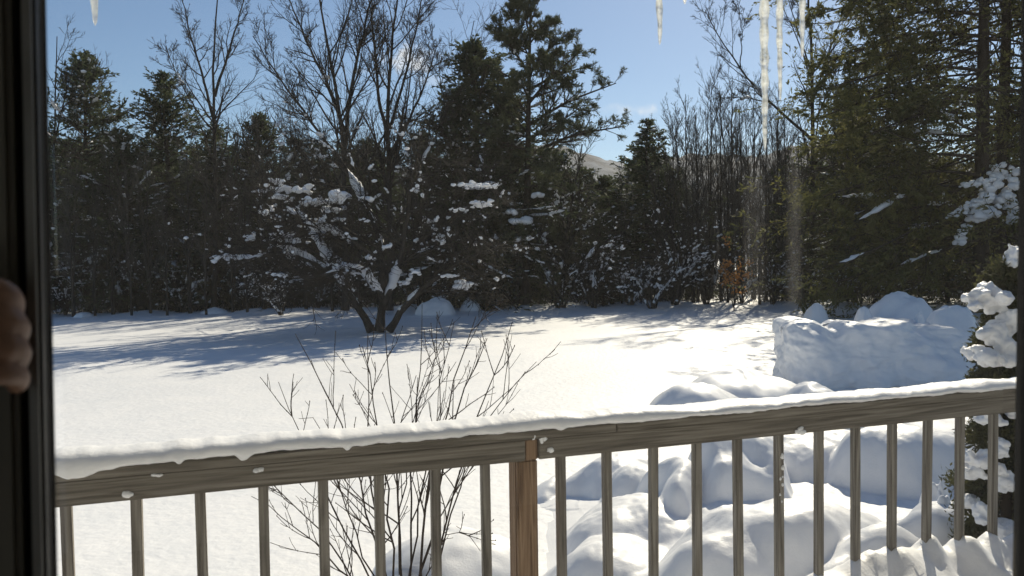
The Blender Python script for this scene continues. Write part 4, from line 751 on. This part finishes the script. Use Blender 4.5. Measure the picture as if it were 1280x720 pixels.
# ------------------------------------------------------------------ icicles hanging from the eave
NE = Vector((0, 2.0, 0)).dot(Nn); ZE = CAMZ + 1.02
rng = np.random.default_rng(18)
for (px, py, w, lab) in ((119, 32, 8, 'short icicle alone at the far left of the eave'), (824, 56, 9, 'single short thick icicle left of the long cluster'), (856, 5, 6, 'tiny icicle tip just showing between the short one and the long cluster'), (956, 188, 12.5, 'longest and thickest icicle of the right cluster'), (975, 126, 9, 'middle icicle of the right cluster, second longest'), (1003, 72, 8, 'shortest icicle of the right cluster, beside the evergreen boughs'),
                         (560, -30, 9, 'icicle out of sight above the middle of the window')):
    if py < 0: continue
    s, z = on_rail(px, py, NE); t = NE / ray(px, py).dot(Nn); r = w * .88 * t / FPX / 2; L = ZE - z; n = 60; k = np.linspace(0, 1, n); seg = 14
    vis = (CAMZ + .32 * t * ray(px, py).y - z); kv = min(1, max(.08, vis / L))
    rr_ = r * (1 - (1 - k) ** 0 * 0) ; fall = 1 - k
    rad = r * np.minimum(1, (fall / max(.05, kv)) ** .42) * (1 + .2 * np.maximum(0, fall - kv)) + .0008
    rad = rad * (1 + .15 * np.sin(k * L * 95 + rng.uniform(0, 6)) * np.clip(fall * 6, 0, 1) + .07 * np.array([noise.noise(Vector((q * L * 40, px, 0))) for q in k])); rad[-1] = .0006
    off = np.array([[noise.noise(Vector((q * L * 6, px, 3))) * .003, noise.noise(Vector((q * L * 6, px, 8))) * .003] for q in k])
    a = np.arange(seg) * 2 * math.pi / seg; V = []
    for j in range(n):
        for q in range(seg): w_ = 1 + .10 * noise.noise(Vector((math.cos(a[q]) * 1.5, math.sin(a[q]) * 1.5, k[j] * L * 25 + px))); V.append((off[j, 0] + rad[j] * w_ * math.cos(a[q]), off[j, 1] + rad[j] * w_ * math.sin(a[q]), -k[j] * L))
    i = np.arange(n - 1)[:, None] * seg; jj = np.arange(seg)[None]; j2 = (jj + 1) % seg; mbi = MB(); mbi.add(V, np.stack([i + jj, i + seg + jj, i + seg + j2, i + j2], -1).reshape(-1, 4))
    ob = mbi.build('icicle', M_ICE); p = U * s + Nn * NE; ob.location = (p.x, p.y, ZE); tag(ob, lab, 'icicle', 'icicles hanging from the eave')

# ------------------------------------------------------------------ the house: room, wall, window, eave
NW = .566; EDGE = Vector((-.29, .5, 0)); ppf = lambda px: (lambda d: (d * ((NW + .03) / d.dot(Nn))).dot(U))(ray(px, 400)); SL = ppf(58); SR = ppf(1268)
house = thing('house', 'house seen from inside, with dim room walls and a roof eave over the deck', 'house', (0, 0, 0), ANG)
ZF, ZC = .94, 3.35
mb = MB(); a0, a1 = SL - .13, SR + .24; zh = 3.12; zs = 1.02
box(mb, -3.2, a0, .56, .72, ZF - .3, 3.6); box(mb, a1, 3.6, .56, .72, ZF - .3, 3.6); box(mb, a0, a1, .56, .72, zh, 3.6); box(mb, a0, a1, .56, .72, ZF - .3, zs)
mb.build('outer_wall', M_SIDING, house, False)
mb = MB(); box(mb, -3.2, a0 - .001, .54, .558, ZF, ZC); box(mb, a1 + .001, 3.6, .54, .558, ZF, ZC); box(mb, a0, a1, .54, .558, zh + .001, ZC)
box(mb, -3.3, -3.2, -3.6, -3.4, ZF, ZC); box(mb, -3.3, -3.2, .1, .56, ZF, ZC); box(mb, -3.3, -3.2, -3.4, .1, 3.15, ZC); box(mb, 3.6, 3.7, -3.6, .56, ZF, ZC); box(mb, -.9, 3.7, -3.7, -3.6, ZF, ZC); box(mb, -3.3, -.9, -3.7, -3.6, 3.15, ZC); mb.build('room_wall', M_WALLIN, house, False)  # gaps in the unseen left and back walls added to let fill light in
mb = MB(); box(mb, -3.3, 3.7, -3.7, .555, ZC, ZC + .1); mb.build('ceiling', M_WALLIN, house, False)
mb = MB(); box(mb, -3.3, 3.7, -3.7, .555, ZF - .1, ZF); mb.build('room_floor', M_FLOOR, house, False)
mb = MB(); box(mb, -3.8, 4.6, .725, NE + .04, ZE, ZE + .03); mb.build('soffit', M_SOFFIT, house, False)
mb = MB(); box(mb, -3.8, 4.6, NE + .042, NE + .065, ZE - .008, ZE + .19); mb.build('fascia', M_SOFFIT, house, False)
mb = MB(); v = [(-3.8, NE + .12, ZE + .18), (4.6, NE + .12, ZE + .18), (4.6, -3.8, ZE + 1.9), (-3.8, -3.8, ZE + 1.9), (-3.8, NE + .12, ZE + .25), (4.6, NE + .12, ZE + .25), (4.6, -3.8, ZE + 1.97), (-3.8, -3.8, ZE + 1.97)]
mb.add(v, [(0, 3, 2, 1), (4, 5, 6, 7), (0, 1, 5, 4), (1, 2, 6, 5), (2, 3, 7, 6), (3, 0, 4, 7)]); mb.build('roof', M_SOFFIT, house, False)

win = thing('window', 'dark framed window the view is seen through', 'window', (0, 0, 0), ANG)
TILT = R(.7); win.rotation_euler = (0, TILT, ANG)      # the old window hangs a little out of plumb
win.location = Vector((0, 0, CAMZ)) - Euler((0, TILT, ANG)).to_matrix() @ Vector((0, 0, CAMZ))
def wbox(name, s0, s1, n0, n1, z0, z1, m, bev=.003): return bevel_box(name, (s1 - s0, n1 - n0, z1 - z0), m, win, ((s0 + s1) / 2, (n0 + n1) / 2, (z0 + z1) / 2), bev)
def ppx(px): d = ray(px, 400); return (d * (NW / d.dot(Nn))).dot(U)
wbox('stile', ppx(-160), ppx(27), NW - .012, NW + .02, zs, zh, M_STILE, .004)
wbox('stile_groove', ppx(27) - .002, ppx(36) + .002, NW + .002, NW + .021, zs + .001, zh - .001, M_FRAME, .001)
wbox('bead', ppx(37), ppx(51), NW - .006, NW + .014, zs, zh, M_BEAD, .0055)
wbox('stile', ppx(51) - .001, SL, NW + .0, NW + .03, zs + .001, zh - .001, M_FRAME, .002)
wbox('stile', SR, SR + .235, NW - .004, NW + .03, zs, zh, M_FRAME, .004)
wbox('head_rail', SL - .001, SR + .001, NW - .009, NW + .068, zh - .09, zh - .002, M_FRAME)
wbox('sill_rail', SL - .001, SR + .001, NW - .009, NW + .068, zs + .002, zs + .10, M_FRAME)
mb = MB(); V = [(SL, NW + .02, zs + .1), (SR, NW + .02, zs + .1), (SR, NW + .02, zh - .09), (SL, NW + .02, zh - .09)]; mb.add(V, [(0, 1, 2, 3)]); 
def onp(px, py): d = ray(px, py); t_ = (NW + .02) / d.dot(Nn); return (d * t_).dot(U), CAMZ + d.z * t_
REFLECTION_BANDS = []  # reflections of the room, drawn into the pane shader
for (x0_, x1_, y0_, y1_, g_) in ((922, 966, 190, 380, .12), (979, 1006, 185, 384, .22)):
    a_ = onp(x0_, y1_); b_ = onp(x1_, y0_); REFLECTION_BANDS.append((a_[0], b_[0], a_[1], b_[1], g_))
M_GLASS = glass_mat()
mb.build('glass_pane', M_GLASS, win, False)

# a solid hand and forearm standing in for a hand reflected in the stile
def hand():
    Yh = .452; pts = []; mb = MB()
    def limb(P, rad, n=10):
        P = np.array([tuple(p) for p in P], float); rad = np.array(rad); Pf = curve(P, 14); d = np.linspace(0, 1, len(rad)); rf = np.interp(np.linspace(0, 1, 14), d, rad)
        tubes(mb, Pf[None], rf[None], n); blobs(mb, Pf[[0, -1]], np.repeat(rf[[0, -1]][:, None], 3, 1), np.random.default_rng(1), True, 0.0)
    F = [((-75, 372), (-30, 362), (8, 364), (25, 380), (20, 392)), ((-78, 400), (-30, 396), (12, 398), (33, 410), (27, 420)), ((-78, 430), (-30, 428), (12, 430), (34, 440), (28, 450)), ((-74, 458), (-30, 462), (8, 464), (34, 470), (30, 480))]
    for k, f in enumerate(F):
        f = [(q[0] - 9, q[1]) for q in f]; P = [at(f[0][0], f[0][1], Yh + .0), at(f[1][0], f[1][1], Yh - .012), at(f[2][0], f[2][1], Yh - .006), at(f[3][0], f[3][1], Yh + .014), at(f[4][0], f[4][1], Yh + .024)]
        limb(P, [.0105, .0098, .0092, .0084, .0072] if k < 3 else [.0092, .0085, .0080, .0074, .0064])
    limb([at(-150, 410, Yh + .005), at(-110, 405, Yh), at(-72, 385, Yh)], [.017, .016, .013]); limb([at(-150, 420, Yh + .005), at(-110, 420, Yh), at(-74, 415, Yh)], [.018, .017, .014]); limb([at(-150, 430, Yh + .005), at(-110, 440, Yh), at(-72, 450, Yh)], [.017, .016, .013])
    limb([at(-140, 392, Yh), at(-100, 350, Yh - .01), at(-70, 322, Yh - .006), at(-48, 312, Yh)], [.014, .011, .010, .008])
    limb([at(-130, 422, Yh + .005), at(-210, 450, Yh), at(-420, 560, Yh - .05), at(-800, 760, Yh - .14)], [.024, .024, .032, .042])
    o = mb.build('hand_reflection', M_REFLECTED_SKIN); m = o.modifiers.new('join', 'REMESH'); m.mode = 'VOXEL'; m.voxel_size = .0022; m.use_smooth_shade = True; s = o.modifiers.new('soft', 'SMOOTH'); s.iterations = 5
    tag(o, 'reflection of a hand in the dark window frame, modelled as solid fingers', 'hand_reflection')
hand()  # solid stand-in for the hand reflected in the stile
